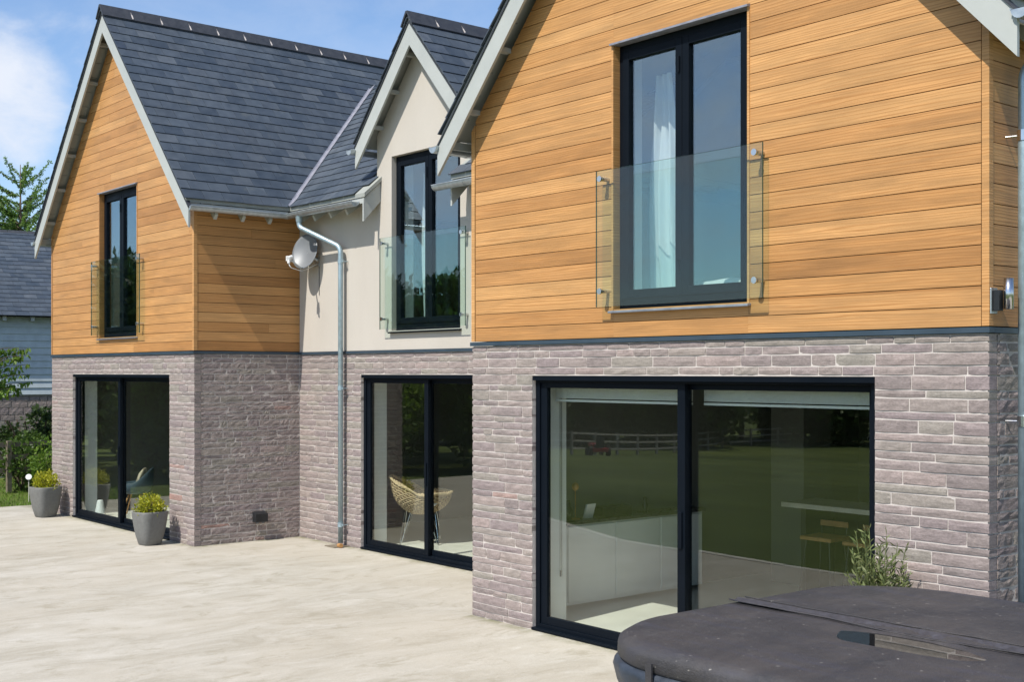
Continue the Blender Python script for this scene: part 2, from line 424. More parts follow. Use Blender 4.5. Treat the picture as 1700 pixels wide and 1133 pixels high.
# ------------------------------------------------------------------ ground
def ground_z(x, y):
    d = max(0., -y - 6.) ; e = max(0., -x - 16.)
    r = math.hypot(d, e * .75); t = min(1, r / 55.)
    return -.035 - 2.75 * t * t * (3 - 2 * t)
gs = [-400, -250, -160, -110] + list(range(-90, 61, 5)) + [90, 140, 250, 400]
mb = MB(); n_ = len(gs)
mb.v = [(x, y, ground_z(x, y)) for y in gs for x in gs]
mb.f = [(j * n_ + i, j * n_ + i + 1, (j + 1) * n_ + i + 1, (j + 1) * n_ + i) for j in range(n_ - 1) for i in range(n_ - 1)]; mb.m = [0] * len(mb.f)
tag(mb.build('lawn', 'lawn', smooth=True), kind='structure')

patio_poly = [(-13.1, 1.9), (-13.1, -7.3), (-8.6, -7.0), (-5.4, -5.6), (-3.0, -4.75), (0, -4.55), (14, -4.55), (14, 1.9)]
m = MB(); m.xy(patio_poly, -.16, 0)
tag(m.build('patio', 'patio'), kind='structure')
# low pale edging along the lawn side of the patio, one block at a time
ep = patio_poly[1:7]; blk = []
edge = thing('patio_edging', 'low pale stone edging along the lawn side of the concrete patio', 'edging', (0, 0, 0))
unit = MB().box(0, 1, -.06, .06, 0, .12).mesh('edging_block', 'pale_timber')
for (a, b_) in zip(ep[:-1], ep[1:]):
    L = math.dist(a, b_); k = max(1, round(L / .9))
    for i in range(k):
        o = obj('edging_block', unit, edge); t = (i + .01) / k
        o.location = (a[0] + (b_[0] - a[0]) * t, a[1] + (b_[1] - a[1]) * t - .07, -.118 + random.uniform(0, .006)); o.rotation_euler.z = math.atan2(b_[1] - a[1], b_[0] - a[0]); o.scale.x = L / k * .98

# ------------------------------------------------------------------ house
house = thing('house', 'gabled family house of grey stone below and golden cedar boarding above', 'house', (0, 0, 0))
YM = 1.65; XL0, XC = -11.78, -6.226; XR = 5.46; ZB = 2.655
K = 1.08
GAB = {'L': (-9.0, XL0, XC), 'R': (2.73, 0.0, XR)}
def part(mb, name, mats, parent=None, **k): return mb.build(name, mats, parent or house, **k)

DOOR_R = (.905, 4.60, 0, 2.37); DOOR_M = (-4.59, -1.40, 0, 2.37); DOOR_L = (-10.80, -7.03, 0, 2.37)
WIN_R = (1.99, 3.47, 2.945, 5.225); WIN_M = (-3.845, -2.36, 2.945, 5.235); WIN_L = (-9.62, -8.16, 2.945, 5.225)
TH = .40

# --- lower stone walls: mortar backing + plaster inside
def wall_x(name, mat, u0, u1, z0, z1, y0, y1, ops, slope=None):
    m = MB()
    for p in cells(u0, u1, z0, z1, ops):
        if slope:
            xm, top = slope; p = clip(p, K, 1, top + K * xm); p = clip(p, -K, 1, top - K * xm) if len(p) > 2 else p
        if len(p) > 2 and area(p) > 1e-4: m.xz(p, y0, y1)
    return part(m, name, mat)
W = {}
W['R'] = wall_x('stone_wall', 'mortar', .013, XR - .013, 0, ZB, .0065, .14, [DOOR_R])
W['M'] = wall_x('stone_wall', 'mortar', XC, 0.0, 0, ZB, YM + .0065, YM + .14, [DOOR_M])
W['L'] = wall_x('stone_wall', 'mortar', XL0 + .013, XC - .013, 0, ZB, .0065, .14, [DOOR_L])
def wall_y(name, mat, x0, x1, y0, y1, z0, z1): return part(MB().box(x0, x1, y0, y1, z0, z1), name, mat)
W['RL'] = wall_y('stone_wall', 'mortar', XC - .14, XC - .002, .14, YM + .009, 0, ZB)
W['RR'] = wall_y('stone_wall', 'mortar', XR - .14, XR - .002, .14, 6.4, 0, ZB)
wall_y('side_wall', 'mortar', XL0 + .013, XL0 + .14, .14, 6.4, 0, ZB)
wall_y('side_wall', 'mortar', .013, .14, .14, YM + .14, 0, ZB)
# plaster shells (ground and first floor)
wall_x('inner_wall', 'plaster', .14, XR - .14, 0, 2.45, .14, TH, [(DOOR_R[0] + .02, DOOR_R[1] - .02, 0, 2.30)])
wall_x('inner_wall', 'plaster', XC - .10, .14, 0, 2.45, YM + .14, YM + TH, [(DOOR_M[0] + .02, DOOR_M[1] - .02, 0, 2.30)])
wall_x('inner_wall', 'plaster', XL0 + .14, XC - .14, 0, 2.45, .14, TH, [(DOOR_L[0] + .02, DOOR_L[1] - .02, 0, 2.30)])
wall_x('inner_wall', 'plaster', .14, XR - .14, 2.72, 7.5, .12, TH - .05, [WIN_R], (2.73, 7.70))
wall_x('inner_wall', 'plaster', XL0 + .14, XC - .14, 2.72, 7.5, .12, TH - .05, [WIN_L], (-9., 7.70))
wall_x('inner_wall', 'plaster', -4.17, -2.09, 2.72, 5.6, YM + .12, YM + TH - .05, [WIN_M], (-3.13, 6.55))
wall_y('inner_wall', 'shaded_plaster', .14, .32, TH, 6.0, 0, 2.45)
wall_y('inner_wall', 'shaded_plaster', XC - .32, XC - .14, TH, 6.0, 0, 2.45)
wall_y('inner_wall', 'shaded_plaster', XR - .32, XR - .14, TH, 6.0, 0, 2.45)
wall_y('inner_wall', 'shaded_plaster', XL0 + .14, XL0 + .32, TH, 6.0, 0, 2.45)
wall_y('back_wall', 'shaded_plaster', XL0, XR, 6.0, 6.4, 0, 4.6)
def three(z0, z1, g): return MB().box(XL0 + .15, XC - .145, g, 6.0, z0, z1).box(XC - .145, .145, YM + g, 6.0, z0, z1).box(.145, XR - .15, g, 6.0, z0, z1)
part(three(2.451, 2.50, .15), 'ceiling', 'shaded_plaster')
part(three(2.60, 2.70, .15), 'upper_floor', 'oak')
part(MB().box(XL0 + .14, XC - .14, .22, 6.0, 0, .03).box(XC - .14, .14, YM + .22, 6.0, 0, .03).box(.14, XR - .14, .22, 6.0, 0, .03), 'interior_floor', 'floor_tile')
for x in (-.10, XC - .25, -4.6, -1.75): wall_y('partition', 'shaded_plaster', x, x + .09, YM + TH, 5.9, 2.701, 4.4)

for g_ in ('L', 'R'):
    xm = GAB[g_][0]; part(MB().xz([(xm - 2.9, 4.6), (xm + 2.9, 4.6), (xm, 7.72)], 6.0, 6.4), 'back_wall', 'shaded_plaster')
part(MB().box(XC, .2, 6.0, 6.4, 4.6, 5.2), 'back_wall', 'shaded_plaster')
# --- individual stones
def stone_meshes(name, mat, k, nx, nz, amp):
    out = []
    for q in range(k):
        mbs = MB(); g = {}
        for j in range(nz + 1):
            for i in range(nx + 1):
                ex = i in (0, nx); ez = j in (0, nz)
                x = i / nx + (0 if not ex else random.uniform(-.002, .006) * (1 if i == 0 else -1)); z = j / nz + (0 if not ez else random.uniform(-.015, .022) * (1 if j == 0 else -1))
                y = random.uniform(-amp, amp) + (.03 if (ex or ez) else 0) + (.03 if ex and ez else 0)
                if not ex: x += random.uniform(-.02, .02)
                g[i, j] = len(mbs.v); mbs.v.append((x, y, z))
        for j in range(nz):
            for i in range(nx): mbs.f.append((g[i, j], g[i + 1, j], g[i + 1, j + 1], g[i, j + 1]))
        ring = [g[i, 0] for i in range(nx)] + [g[nx, j] for j in range(nz)] + [g[i, nz] for i in range(nx, 0, -1)] + [g[0, j] for j in range(nz, 0, -1)]
        bk = len(mbs.v)
        for r_ in ring: x, y, z = mbs.v[r_]; mbs.v.append((x, 1.0, z))
        L = len(ring)
        for i in range(L): mbs.f.append((ring[(i + 1) % L], ring[i], bk + i, bk + (i + 1) % L))
        mbs.m = [0] * len(mbs.f); out.append(mbs)
    return out
SV = {'stone': stone_meshes('stone', 'stone', 14, 4, 2, .018), 'stone_rough': stone_meshes('stone', 'stone_rough', 14, 5, 2, .05)}
SMESH = {k: [s_.mesh('stone', k) for s_ in v] for k, v in SV.items()}
courses = []   # (z0, z1) from the band down, the same coursing on every wall
hs = [.055, .066, .088, .066, .100, .056, .094, .056, .094, .056, .070, .060, .072, .094, .058, .088, .062, .074, .096, .056, .090, .060, .066, .098, .058, .082, .060, .092, .056, .086] + [.066, .09, .058, .094, .072] * 4
z = ZB
for h in hs:
    if z - h < .02: courses.append((0.0, z)); break
    courses.append((z - h, z)); z -= h
stuff_mb = {'stone': MB(), 'stone_rough': MB()}
n_stones = 0
def put_stone(matk, wall, org, ux, L, H, depth, indiv=True):
    """org = lower outer corner, ux = direction along the wall (0 = +X, 1 = +Y facing +X)"""
    global n_stones
    k = random.randrange(14); pr = random.uniform(-.004, .0005)
    flip = random.random() < .5
    if indiv and n_stones < 300:
        o = obj('stone', SMESH[matk][k], wall); n_stones += 1
        if ux == 0: o.location = (org[0], org[1] + pr, org[2]); o.scale = (L, depth, H)
        else: o.location = (org[0] - pr + .0015, org[1], org[2]); o.rotation_euler.z = math.pi / 2; o.scale = (L, depth, H)
    else:
        s_ = SV[matk][k]; vs = []
        for x, y, zz in s_.v:
            if ux == 0: vs.append((org[0] + x * L, org[1] + pr + y * depth, org[2] + zz * H))
            else: vs.append((org[0] - pr + .0015 - y * depth, org[1] + x * L, org[2] + zz * H))
        stuff_mb[matk].add(vs, s_.f)
def run(u0, u1, lo=.19, hi=.52):
    out = []; u = u0
    while u < u1 - 1e-6:
        L = random.uniform(lo, hi)
        if random.random() < .2: L *= .55
        if u1 - (u + L) < .13: L = u1 - u
        out.append((u, min(u + L, u1))); u += L
    return out
JG = .0105
def face_x(wall, y, u0, u1, op, indiv, ends, matk='stone'):
    """ends: (left, right) flags: stone turns a free outer corner there"""
    for ci, (z0, z1) in enumerate(courses):
        segs = [(u0, u1)] if z0 > op[3] - .02 else [(u0, op[0]), (op[1], u1)]
        zz0 = z0
        for (a, b_) in segs:
            for (p, q) in run(a, b_, .2, .62 if z1 - z0 < .08 else .52):
                H = z1 - zz0 - JG - .0015; L = q - p - JG
                pa, qa = p + JG * .36, q - JG * .36
                if abs(p - u0) < 1e-6: pa = p
                if abs(q - u1) < 1e-6: qa = q
                if abs(p - op[1]) < 1e-6: pa = p
                if abs(q - op[0]) < 1e-6: qa = q
                put_stone(matk, wall, (pa, y, zz0 + JG / 2), 0, qa - pa, H, .10, indiv)
def face_y(wall, x, y0, y1, indiv, matk='stone_rough'):
    for ci, (z0, z1) in enumerate(courses):
        s0 = y0 + (.10 if ci % 2 else 0.10)
        for (p, q) in run(s0, y1, .14, .46):
            put_stone(matk, wall, (x, p + JG / 2, z0 + JG / 2), 1, q - p - JG - .002, z1 - z0 - JG - .003, .06, indiv)
face_x(W['R'], 0, 0.0, XR, DOOR_R, True, (1, 1))
face_y(W['RR'], XR, 0, .75, True)
nb = n_stones
face_x(W['M'], YM, XC + .002, -.002, DOOR_M, True, (0, 0))
face_y(W['RL'], XC, 0, YM, False)
face_x(W['L'], 0, XL0, XC, DOOR_L, False, (1, 1))
face_y(W['RR'], XR, .75, 3.0, False)
for k, wl in (('stone', W['L']), ('stone_rough', W['RL'])):
    if stuff_mb[k].f: tag(stuff_mb[k].build('stone', k, wl, recalc=False), kind='stuff')
# sawn ends of the quoins facing +X (rough, thin strips already given by the stones' sides)

# --- drip band
def band(poly): return poly
m = MB()
m.box(-.012, XR + .012, -.018, .05, ZB + .004, ZB + .040)
part(m, 'drip_band', 'band')
part(MB().box(XC + .014, -.014, YM - .018, YM + .05, ZB + .002, ZB + .036), 'drip_band', 'band')
part(MB().box(XL0 - .012, XC + .012, -.018, .05, ZB + .004, ZB + .040), 'drip_band', 'band')
part(MB().box(XC - .05, XC + .0125, .052, YM - .02, ZB + .003, ZB + .0395), 'drip_band', 'band')
part(MB().box(XR - .05, XR + .0125, .052, 3.0, ZB + .003, ZB + .0395), 'drip_band', 'band')

# --- cedar boards
ZC0 = ZB + .048; PIT = .1335; GAP = .0060
def boards(xm, x0, x1, win, y, back_y, lo=5.6, hi=11):
    top = 7.76
    bk = wall_x('timber_wall', 'black_gap', x0 + .03, x1 - .03, ZC0, 7.55, y + .022, y + .12, [win], (xm, top - .04))
    row = 0; zz = ZC0
    while zz < top - .1:
        u0, u1 = x0 + .055, x1 - .055
        u = u0 - random.uniform(0, 2.5); segs = []
        while u < u1:
            L = random.uniform(lo, hi); a, b_ = max(u, u0), min(u + L, u1)
            if b_ - a > .01:
                if zz > win[2] - .005 and zz + PIT - GAP < win[3] + .005 and a < win[1] and b_ > win[0]:
                    segs += [q for q in ((a, min(b_, win[0])), (max(a, win[1]), b_)) if q[1] - q[0] > .01]
                else: segs.append((a, b_))
            u += L
        for (a, b_) in segs:
            m = MB()
            for p in cells(a + .001, b_ - .001, zz, zz + PIT - GAP, [win]):
                p = clip(p, K, 1, top + K * xm)
                if len(p) > 2: p = clip(p, -K, 1, top - K * xm)
                if len(p) > 2 and area(p) > 2e-4: m.xz(p, y - random.uniform(0, .0012), y + .020)
            if m.f: part(m, 'plank', 'cedar', bk)
        zz += PIT; row += 1
    # corner trims
    for xa, xb in ((x0 - .004, x0 + .048), (x1 - .048, x1 + .004)):
        p = [(xa, ZC0), (xb, ZC0), (xb, 7), (xa, 7)]; p = clip(clip(p, K, 1, top - .03 + K * xm), -K, 1, top - .03 - K * xm)
        part(MB().xz(p, y - .006, y + .045), 'corner_trim', 'cedar', bk)
    return bk
TR = boards(2.73, 0, XR, WIN_R, 0, .1)
TL = boards(-9.0, XL0, XC, WIN_L, 0, .1, 3.0, 6.0)
def boards_y(x, y0, y1, ztop):
    bk = wall_y('timber_wall', 'black_gap', x - .12, x - .022, y0 + .03, y1, ZC0, ztop)
    zz = ZC0
    while zz < ztop:
        cut = random.uniform(y0 + .5, y1 + 2)
        for a, b_ in ((y0 + .046, min(cut, y1)), (cut, y1)):
            if b_ - a > .05:
                part(MB().box(x - .020, x + random.uniform(0, .0012), a + .001, b_ - .001, zz, min(zz + PIT - GAP, ztop + .05)), 'plank', 'cedar', bk)
        zz += PIT
    return bk
boards_y(XC, 0.0, YM + .0, 4.60)
boards_y(XR, 0.0, 3.2, 4.60)
wall_y('side_wall', 'black_gap', XL0 + .01, XL0 + .12, .12, 6.4, ZC0, 4.6)
wall_y('side_wall', 'black_gap', .01, .12, .12, YM + .1, ZC0, 4.6)
# timber window linings (jambs) in the boarding
for w in (WIN_R, WIN_L):
    for xa, xb in ((w[0] - .018, w[0] + .004), (w[1] - .004, w[1] + .018)):
        part(MB().box(xa, xb, -.008, .10, w[2] - .01, w[3]), 'window_lining', 'cedar')

# --- rendered middle part
m = MB(); top_d = 6.60
for p in cells(-4.188, -2.072, ZB + .04, 6.6, [WIN_M]):
    p = clip(clip(p, K + .03, 1, 6.72 - (K + .03) * 3.13), -(K + .03), 1, 6.72 + (K + .03) * 3.13)
    if len(p) > 2: m.xz(p, YM, YM + .12)
for (a, b_) in ((XC + .001, -4.188), (-2.072, -.001)): m.box(a, b_, YM, YM + .12, ZB + .04, 4.82)
m.yz([(YM + .12, 4.5), (3.6, 4.5), (3.6, 5.35), (YM + .12, 5.35)], -4.188, -4.10).yz([(YM + .12, 4.5), (3.6, 4.5), (3.6, 5.35), (YM + .12, 5.35)], -2.16, -2.072)
part(m, 'rendered_wall', 'render_coat')

# ------------------------------------------------------------------ roofs
def frame(O, U, V):
    O, U, V = Vector(O), Vector(U).normalized(), Vector(V).normalized(); return O, U, V, U.cross(V).normalized()
slate_unit = {}
n_slates = 0
def slate_geo(poly, v0, ex, O, U, V, N, flip):
    def P(p, h):
        return O + U * p[0] + V * p[1] + N * h
    def hh(v): return .012 * (1 - (v - v0) / (ex * 1.12)) + .003
    a = [P(p, hh(p[1]) + .007) for p in poly]; b_ = [P(p, hh(p[1]) - .004) for p in poly]
    return a, b_
def slope(parent, O, U, V, umax, vmax, u0=0., ex=.2, wd=.295, clips=(), keep=None, indiv=None, flip=False, skipclip=None):
    """slates on a plane; U along the eave, V up the slope. clips: (a,b,c) keep a*u+b*v<=c"""
    global n_slates
    O, U, V, N = frame(O, U, V)
    if N.z < 0: N = -N
    stuff = MB(); rows = int(math.ceil(vmax / ex))
    for j in range(rows):
        v0 = j * ex; v1 = min(v0 + ex * 1.1, vmax)
        u = u0 - (wd / 2 if j % 2 else 0) 
        while u < umax:
            a, b_ = max(u + .0025, u0), min(u + wd - .0025, umax)
            if b_ - a > .03:
                jit = random.uniform(-.0035, .0035)
                p = [(a, v0 + jit), (b_, v0 + jit + random.uniform(-.0025, .0025)), (b_, v1), (a, v1)]
                full = (b_ - a) > wd - .008
                cu = (a + b_) / 2; cv = (v0 + v1) / 2
                if keep is None or keep(cu, cv):
                    if not (skipclip and skipclip(cu, cv)):
                        for c_ in clips:
                            q = clip(p, *c_)
                            if len(q) != len(p) or q != p: full = False
                            p = q
                            if len(p) < 3: break
                    if len(p) > 2 and area(p) > 4e-4:
                        ind = indiv and indiv(cu, cv) and n_slates < 300
                        if ind:
                            A, B = slate_geo(p, v0, ex, O, U, V, N, flip); mm = MB().prism(A, B)
                            part(mm, 'slate', 'slate', parent); n_slates += 1
                        else:
                            A, B = slate_geo(p, v0, ex, O, U, V, N, flip); stuff.prism(A, B)
            u += wd
    if stuff.f: tag(stuff.build('slate', 'slate', parent), kind='stuff')

RT = 7.97   # slate plane height at the gable ridges
HALF = 2.98
cosA = 1 / math.sqrt(1 + K * K); sinA = K * cosA
Y0R = -.235; YBACK = 6.6
VLEN = HALF / cosA
KM = .87; YE = 1.36; ZE = RT - K * HALF      # main roof eave
ZRM = 7.25; YRM = YE + (ZRM - ZE) / KM
cosM = 1 / math.sqrt(1 + KM * KM); sinM = KM * cosM

def deck(poly_out, poly_in, name='roof', mat='soffit'):
    return part(MB().prism(poly_out, poly_in), name, mat)
def gable_roof(xm, yb, right_clip):
    # two leaves, 5 cm thick, under the slates
    m = MB()
    for s_ in (-1, 1):
        T = lambda dx, o: (xm + s_ * dx, RT - o - K * dx)
        pts = [T(0, .004), T(HALF - .02, .004), T(HALF - .02, .062), T(0, .062)]
        m.xz(pts, Y0R + .03, yb)
    return part(m, 'roof', 'soffit')
roofL = gable_roof(-9.0, YBACK, True)
roofR = gable_roof(2.73, YBACK, False)
# left gable, right-hand slope (towards the viewer); u = Y - Y0R
va, vb = sinA, KM    # valley: v*sinA + ZE = ZE + KM*(Y-YE)
slope(roofL, (-9 + HALF, Y0R, ZE), (0, 1, 0), (-1, 0, K), YBACK - Y0R, VLEN, clips=[(KM, -sinA, KM * (YE - Y0R) - .03)],
      keep=lambda u, v: not (u + Y0R > YRM - .1 and v * sinA + ZE < ZRM), skipclip=lambda u, v: u + Y0R > YRM,
      indiv=lambda u, v: u < 2.75)
slope(roofL, (-9 - HALF, Y0R, ZE), (0, 1, 0), (1, 0, K), YBACK - Y0R, VLEN)
slope(roofR, (2.73 - HALF, Y0R, ZE), (0, 1, 0), (1, 0, K), YBACK - Y0R, VLEN)
slope(roofR, (2.73 + HALF, Y0R, ZE), (0, 1, 0), (-1, 0, K), YBACK - Y0R, VLEN)
# main roof
XV = -9 + HALF      # valley foot x
m = MB()
def PM(x, y, o): return (x, y, ZE + KM * (y - YE) - o)
def main_piece(xa0, xb0, ya, xa1, xb1, yb_):
    m.prism([PM(xa0, ya, .004), PM(xb0, ya, .004), PM(xb1, yb_, .004), PM(xa1, yb_, .004)], [PM(xa0, ya, .06), PM(xb0, ya, .06), PM(xb1, yb_, .06), PM(xa1, yb_, .06)])
vx = lambda y: XV - KM / K * (y - YE)
main_piece(vx(YE + .02), -4.075, YE + .02, vx(YM + .02), -4.075, YM + .02)
main_piece(-2.195, .1, YE + .02, -2.195, .1, YM + .02)
main_piece(vx(YM + .02), -4.10, YM + .02, vx(2.4), -4.10, 2.4)
main_piece(-2.16, 1.2, YM + .02, -2.16, 1.2, 2.4)
main_piece(vx(2.4), 2.0, 2.4, vx(YRM), 2.5, YRM)
m.prism([(-9, YRM, ZRM), (3, YRM, ZRM), (3, YBACK, ZRM - 2), (-9, YBACK, ZRM - 2)], [(-9, YRM, ZRM - .05), (3, YRM, ZRM - .05), (3, YBACK, ZRM - 2.05), (-9, YBACK, ZRM - 2.05)])
roofM = part(m, 'roof', 'soffit')
um = XV - 3.0
def keep_main(u, v):
    x = u + um; y = YE + v * cosM; z = ZE + v * sinM
    if -4.2 < x < -2.07 and z < 6.75 - 1.11 * abs(x + 3.13) - .0: return False
    if -4.085 < x < -2.19 and y < YM: return False
    return x < .7
# the slates stop either side of the dormer
slope(roofM, (um, YE, ZE), (1, 0, 0), (0, 1, KM), -4.07 - um, (YRM - YE) / cosM, ex=.19, clips=[(-K, -KM * cosM, -K * 3.0 - .03)], keep=keep_main,
      indiv=lambda u, v: v < 1.2)
slope(roofM, (-2.2, YE, ZE), (1, 0, 0), (0, 1, KM), 2.9, (YRM - YE) / cosM, ex=.19, keep=lambda u, v: keep_main(u - 2.2 - um, v), indiv=lambda u, v: v < .8)
slope(roofM, (-4.07, YE + 1.0, ZE + KM), (1, 0, 0), (0, 1, KM), 1.87, (YRM - YE - 1) / cosM, ex=.19, keep=lambda u, v: keep_main(u - 4.07 - um, v + 1 / cosM))
# lead valley
def lead_strip(p0, p1, w0, w1, n=7):
    """two wings on the two slopes along the valley line, lapped in lengths"""
    for i in range(n):
        mm = MB(); a = Vector(p0).lerp(Vector(p1), i / n); b_ = Vector(p0).lerp(Vector(p1), (i + 1.03) / n)
        lift = .012 + .0
        for (d, w) in ((Vector((-1, 0, K)).normalized(), w0), (Vector((0, 1, KM)).normalized(), w1)):
            e = [a + Vector((0, 0, lift)), b_ + Vector((0, 0, lift + .004)), b_ + d * w + Vector((0, 0, lift + .004)), a + d * w + Vector((0, 0, lift))]
            mm.prism(e, [q - Vector((0, 0, .006)) for q in e])
        part(mm, 'valley_lead', 'lead', roofM)
lead_strip((XV, YE, ZE + .02), (vx(YRM), YRM, ZRM + .02), .03, .15)
# ridge tiles
def ridge(parent, x, y0, y1, z, kk, n, wing=.15):
    L = (y1 - y0) / n
    for i in range(n):
        a, b_ = y0 + i * L + .004, y0 + (i + 1) * L - .004
        prof = [(-wing, -wing * kk - .005), (-.02, .022), (.02, .022), (wing, -wing * kk - .005), (wing - .012, -wing * kk - .020), (0, .0), (-wing + .012, -wing * kk - .020)]
        mm = MB()
        for (p, q, r_, s_) in ((0, 1, 5, 6), (1, 2, 5, 5), (2, 3, 4, 5)):
            ids = [p, q, r_] if r_ == s_ else [p, q, r_, s_]
            mm.prism([(x + prof[k][0], a, z + prof[k][1]) for k in ids], [(x + prof[k][0], b_, z + prof[k][1]) for k in ids])
        part(mm, 'ridge_tile', 'ridge_clay', parent)
        mj = MB()
        for s_ in (-1, 1):
            mj.prism([(x, b_ - .004, z + .028), (x + s_ * (wing - .004), b_ - .004, z - wing * kk + .016), (x + s_ * (wing - .008), b_ - .004, z - wing * kk - .002), (x, b_ - .004, z + .004)],
                     [(x, b_ + .016, z + .028), (x + s_ * (wing - .004), b_ + .016, z - wing * kk + .016), (x + s_ * (wing - .008), b_ + .016, z - wing * kk - .002), (x, b_ + .016, z + .004)])
        part(mj, 'mortar_joint', 'mortar', parent)
ridge(roofL, -9.0, Y0R - .02, 6.5, RT + .065, K, 14)
ridge(roofR, 2.73, Y0R - .02, 6.5, RT + .065, K, 14)

# dormer gable over the rendered part
KD = 1.12; DX = -3.13; DT = 6.86; DH = 1.27; DY0 = 1.40
m = MB()
for s_ in (-1, 1):
    T = lambda dx, o: (DX + s_ * dx, DT - o - KD * dx)
    m.xz([T(0, .004), T(DH - .02, .004), T(DH - .02, .055), T(0, .055)], DY0 + .03, 4.2)
roofD = part(m, 'roof', 'soffit')
cD = 1 / math.sqrt(1 + KD * KD)
for s_ in (-1, 1):
    slope(roofD, (DX + s_ * DH, DY0, DT - KD * DH), (0, 1, 0), (-s_, 0, KD), 2.75, DH / cD, wd=.31, ex=.2)
ridge(roofD, DX, DY0 - .02, 3.9, DT + .06, KD, 6, .13)

# barge boards
def barge(xm, top, k_, half, y_, depth_v, w=.028, parent=None, foot=True):
    for s_ in (-1, 1):
        p = [(xm, top), (xm + s_ * half, top - k_ * half), (xm + s_ * half, top - k_ * half - depth_v), (xm, top - depth_v)]
        part(MB().xz(p, y_, y_ + w), 'barge_board', 'barge_paint', parent)
        # undercloak slip
        q = [(xm, top + .022), (xm + s_ * (half + .01), top - k_ * (half + .01) + .022), (xm + s_ * (half + .01), top - k_ * (half + .01)), (xm, top)]
        part(MB().xz(q, y_ - .012, y_ + .05), 'undercloak', 'ridge_clay', parent)
barge(-9.0, RT - .062, K, 3.03, -.205, .275, parent=roofL)
barge(2.73, RT - .062, K, 3.03, -.205, .275, parent=roofR)
barge(DX, DT - .055, KD, 1.255, 1.43, .285, parent=roofD)
# ladder noggins between barge board and wall
def noggins(xm, top, k_, half, y0, y1, n, parent):
    for s_ in (-1, 1):
        for i in range(n):
            dx = half * (i + .55) / n
            zc = top - k_ * dx
            part(MB().box(xm + s_ * dx - .035, xm + s_ * dx + .035, y0, y1, zc - .10, zc - .055), 'noggin', 'barge_paint', parent)
noggins(-9., RT - .10, K, 2.85, -.177, -.0015, 6, roofL)
noggins(2.73, RT - .10, K, 2.85, -.177, -.0015, 6, roofR)
noggins(DX, DT - .10, KD, 1.1, 1.458, YM - .0015, 3, roofD)
# soffit lining of the verges, darker boards under the deck
for xm, T_, k_, h_, ya, yb_, rf in ((-9., RT, K, 2.95, -.177, -.001, roofL), (2.73, RT, K, 2.95, -.177, -.001, roofR)):
    for s_ in (-1, 1):
        nb_ = 16
        for i in range(nb_):
            d0, d1 = h_ * i / nb_ + .004, h_ * (i + 1) / nb_ - .004
            p = [(xm + s_ * d0, T_ - .066 - k_ * d0), (xm + s_ * d1, T_ - .066 - k_ * d1), (xm + s_ * d1, T_ - .084 - k_ * d1), (xm + s_ * d0, T_ - .084 - k_ * d0)]
            part(MB().xz(p, ya, yb_), 'soffit_board', 'soffit', rf)

# gutters: half-round trough along X or Y
def gutter(axis, a0, a1, c, zt, r=.060, brackets=True, parent=None):
    m = MB(); n = 10; t = .004
    def ring(a, rr, off=0):
        out = []
        for i in range(n + 1):
            th = math.pi * i / n
            h, z_ = -rr * math.cos(th), -rr * math.sin(th)
            out.append((c + h, a, zt + z_) if axis == 'y' else (a, c + h, zt + z_))
        return out
    for a, b_, rr in ((a0, a1, r),):
        o0, o1, i0, i1 = ring(a, rr), ring(b_, rr), ring(a, rr - t), ring(b_, rr - t)
        base = len(m.v); m.v += o0 + o1 + i0 + i1; k = n + 1
        for i in range(n):
            m.f += [(base + i, base + i + 1, base + k + i + 1, base + k + i), (base + 2 * k + i, base + 3 * k + i, base + 3 * k + i + 1, base + 2 * k + i + 1),
                    (base + i, base + 2 * k + i, base + 2 * k + i + 1, base + i + 1), (base + k + i, base + k + i + 1, base + 3 * k + i + 1, base + 3 * k + i)]
        m.f += [(base, base + k, base + 3 * k, base + 2 * k), (base + n, base + 2 * k + n, base + 3 * k + n, base + k + n)]
    m.m = [0] * len(m.f)
    for e in (-1, 1):   # rolled bead on the lips
        pts = [((c + e * r, a, zt + .003) if axis == 'y' else (a, c + e * r, zt + .003)) for a in (a0, a1)]
        m.tube(pts, .007, 6)
    g = part(m, 'gutter', 'galvanised', parent or house)
    # end plates
    for a in (a0 + .001, a1 - .005):
        mm = MB(); o0 = ring(a, r - .001); o1 = ring(a + .004, r - .001); mm.prism(o0, o1); part(mm, 'gutter_end', 'galvanised', g)
    if brackets:
        k = max(1, int((a1 - a0) / .8))
        for i in range(k):
            a = a0 + (a1 - a0) * (i + .5) / k
            mm = MB(); 
            oo = ring(a - .015, r + .005); oi = ring(a - .015, r + .001); po = ring(a + .015, r + .005); pi_ = ring(a + .015, r + .001)
            for q in range(n): mm.prism([oo[q], oo[q + 1], oi[q + 1], oi[q]], [po[q], po[q + 1], pi_[q + 1], pi_[q]])
            part(mm, 'gutter_bracket', 'galvanised', g)
    return g
ZG = ZE - .105
gutter('y', -.20, YE - .045, -9 + 3.035, ZG)
gutter('x', -9 + 3.035 - .06, -4.20, YE - .045, ZG + .002)
gutter('x', -2.42, -.04, YE - .045, ZG + .002)
gutter('y', -.24, 4, 2.73 - 3.065, ZG)
gutter('y', -.24, 5, 2.73 + 3.065, ZG)
gutter('y', -.24, 5, -9 - 3.065, ZG)
gutter('y', 1.36, 2.25, DX - 1.30, DT - KD * DH - .075, brackets=False)
gutter('y', 1.36, 2.25, DX + 1.30, DT - KD * DH - .075, brackets=False)
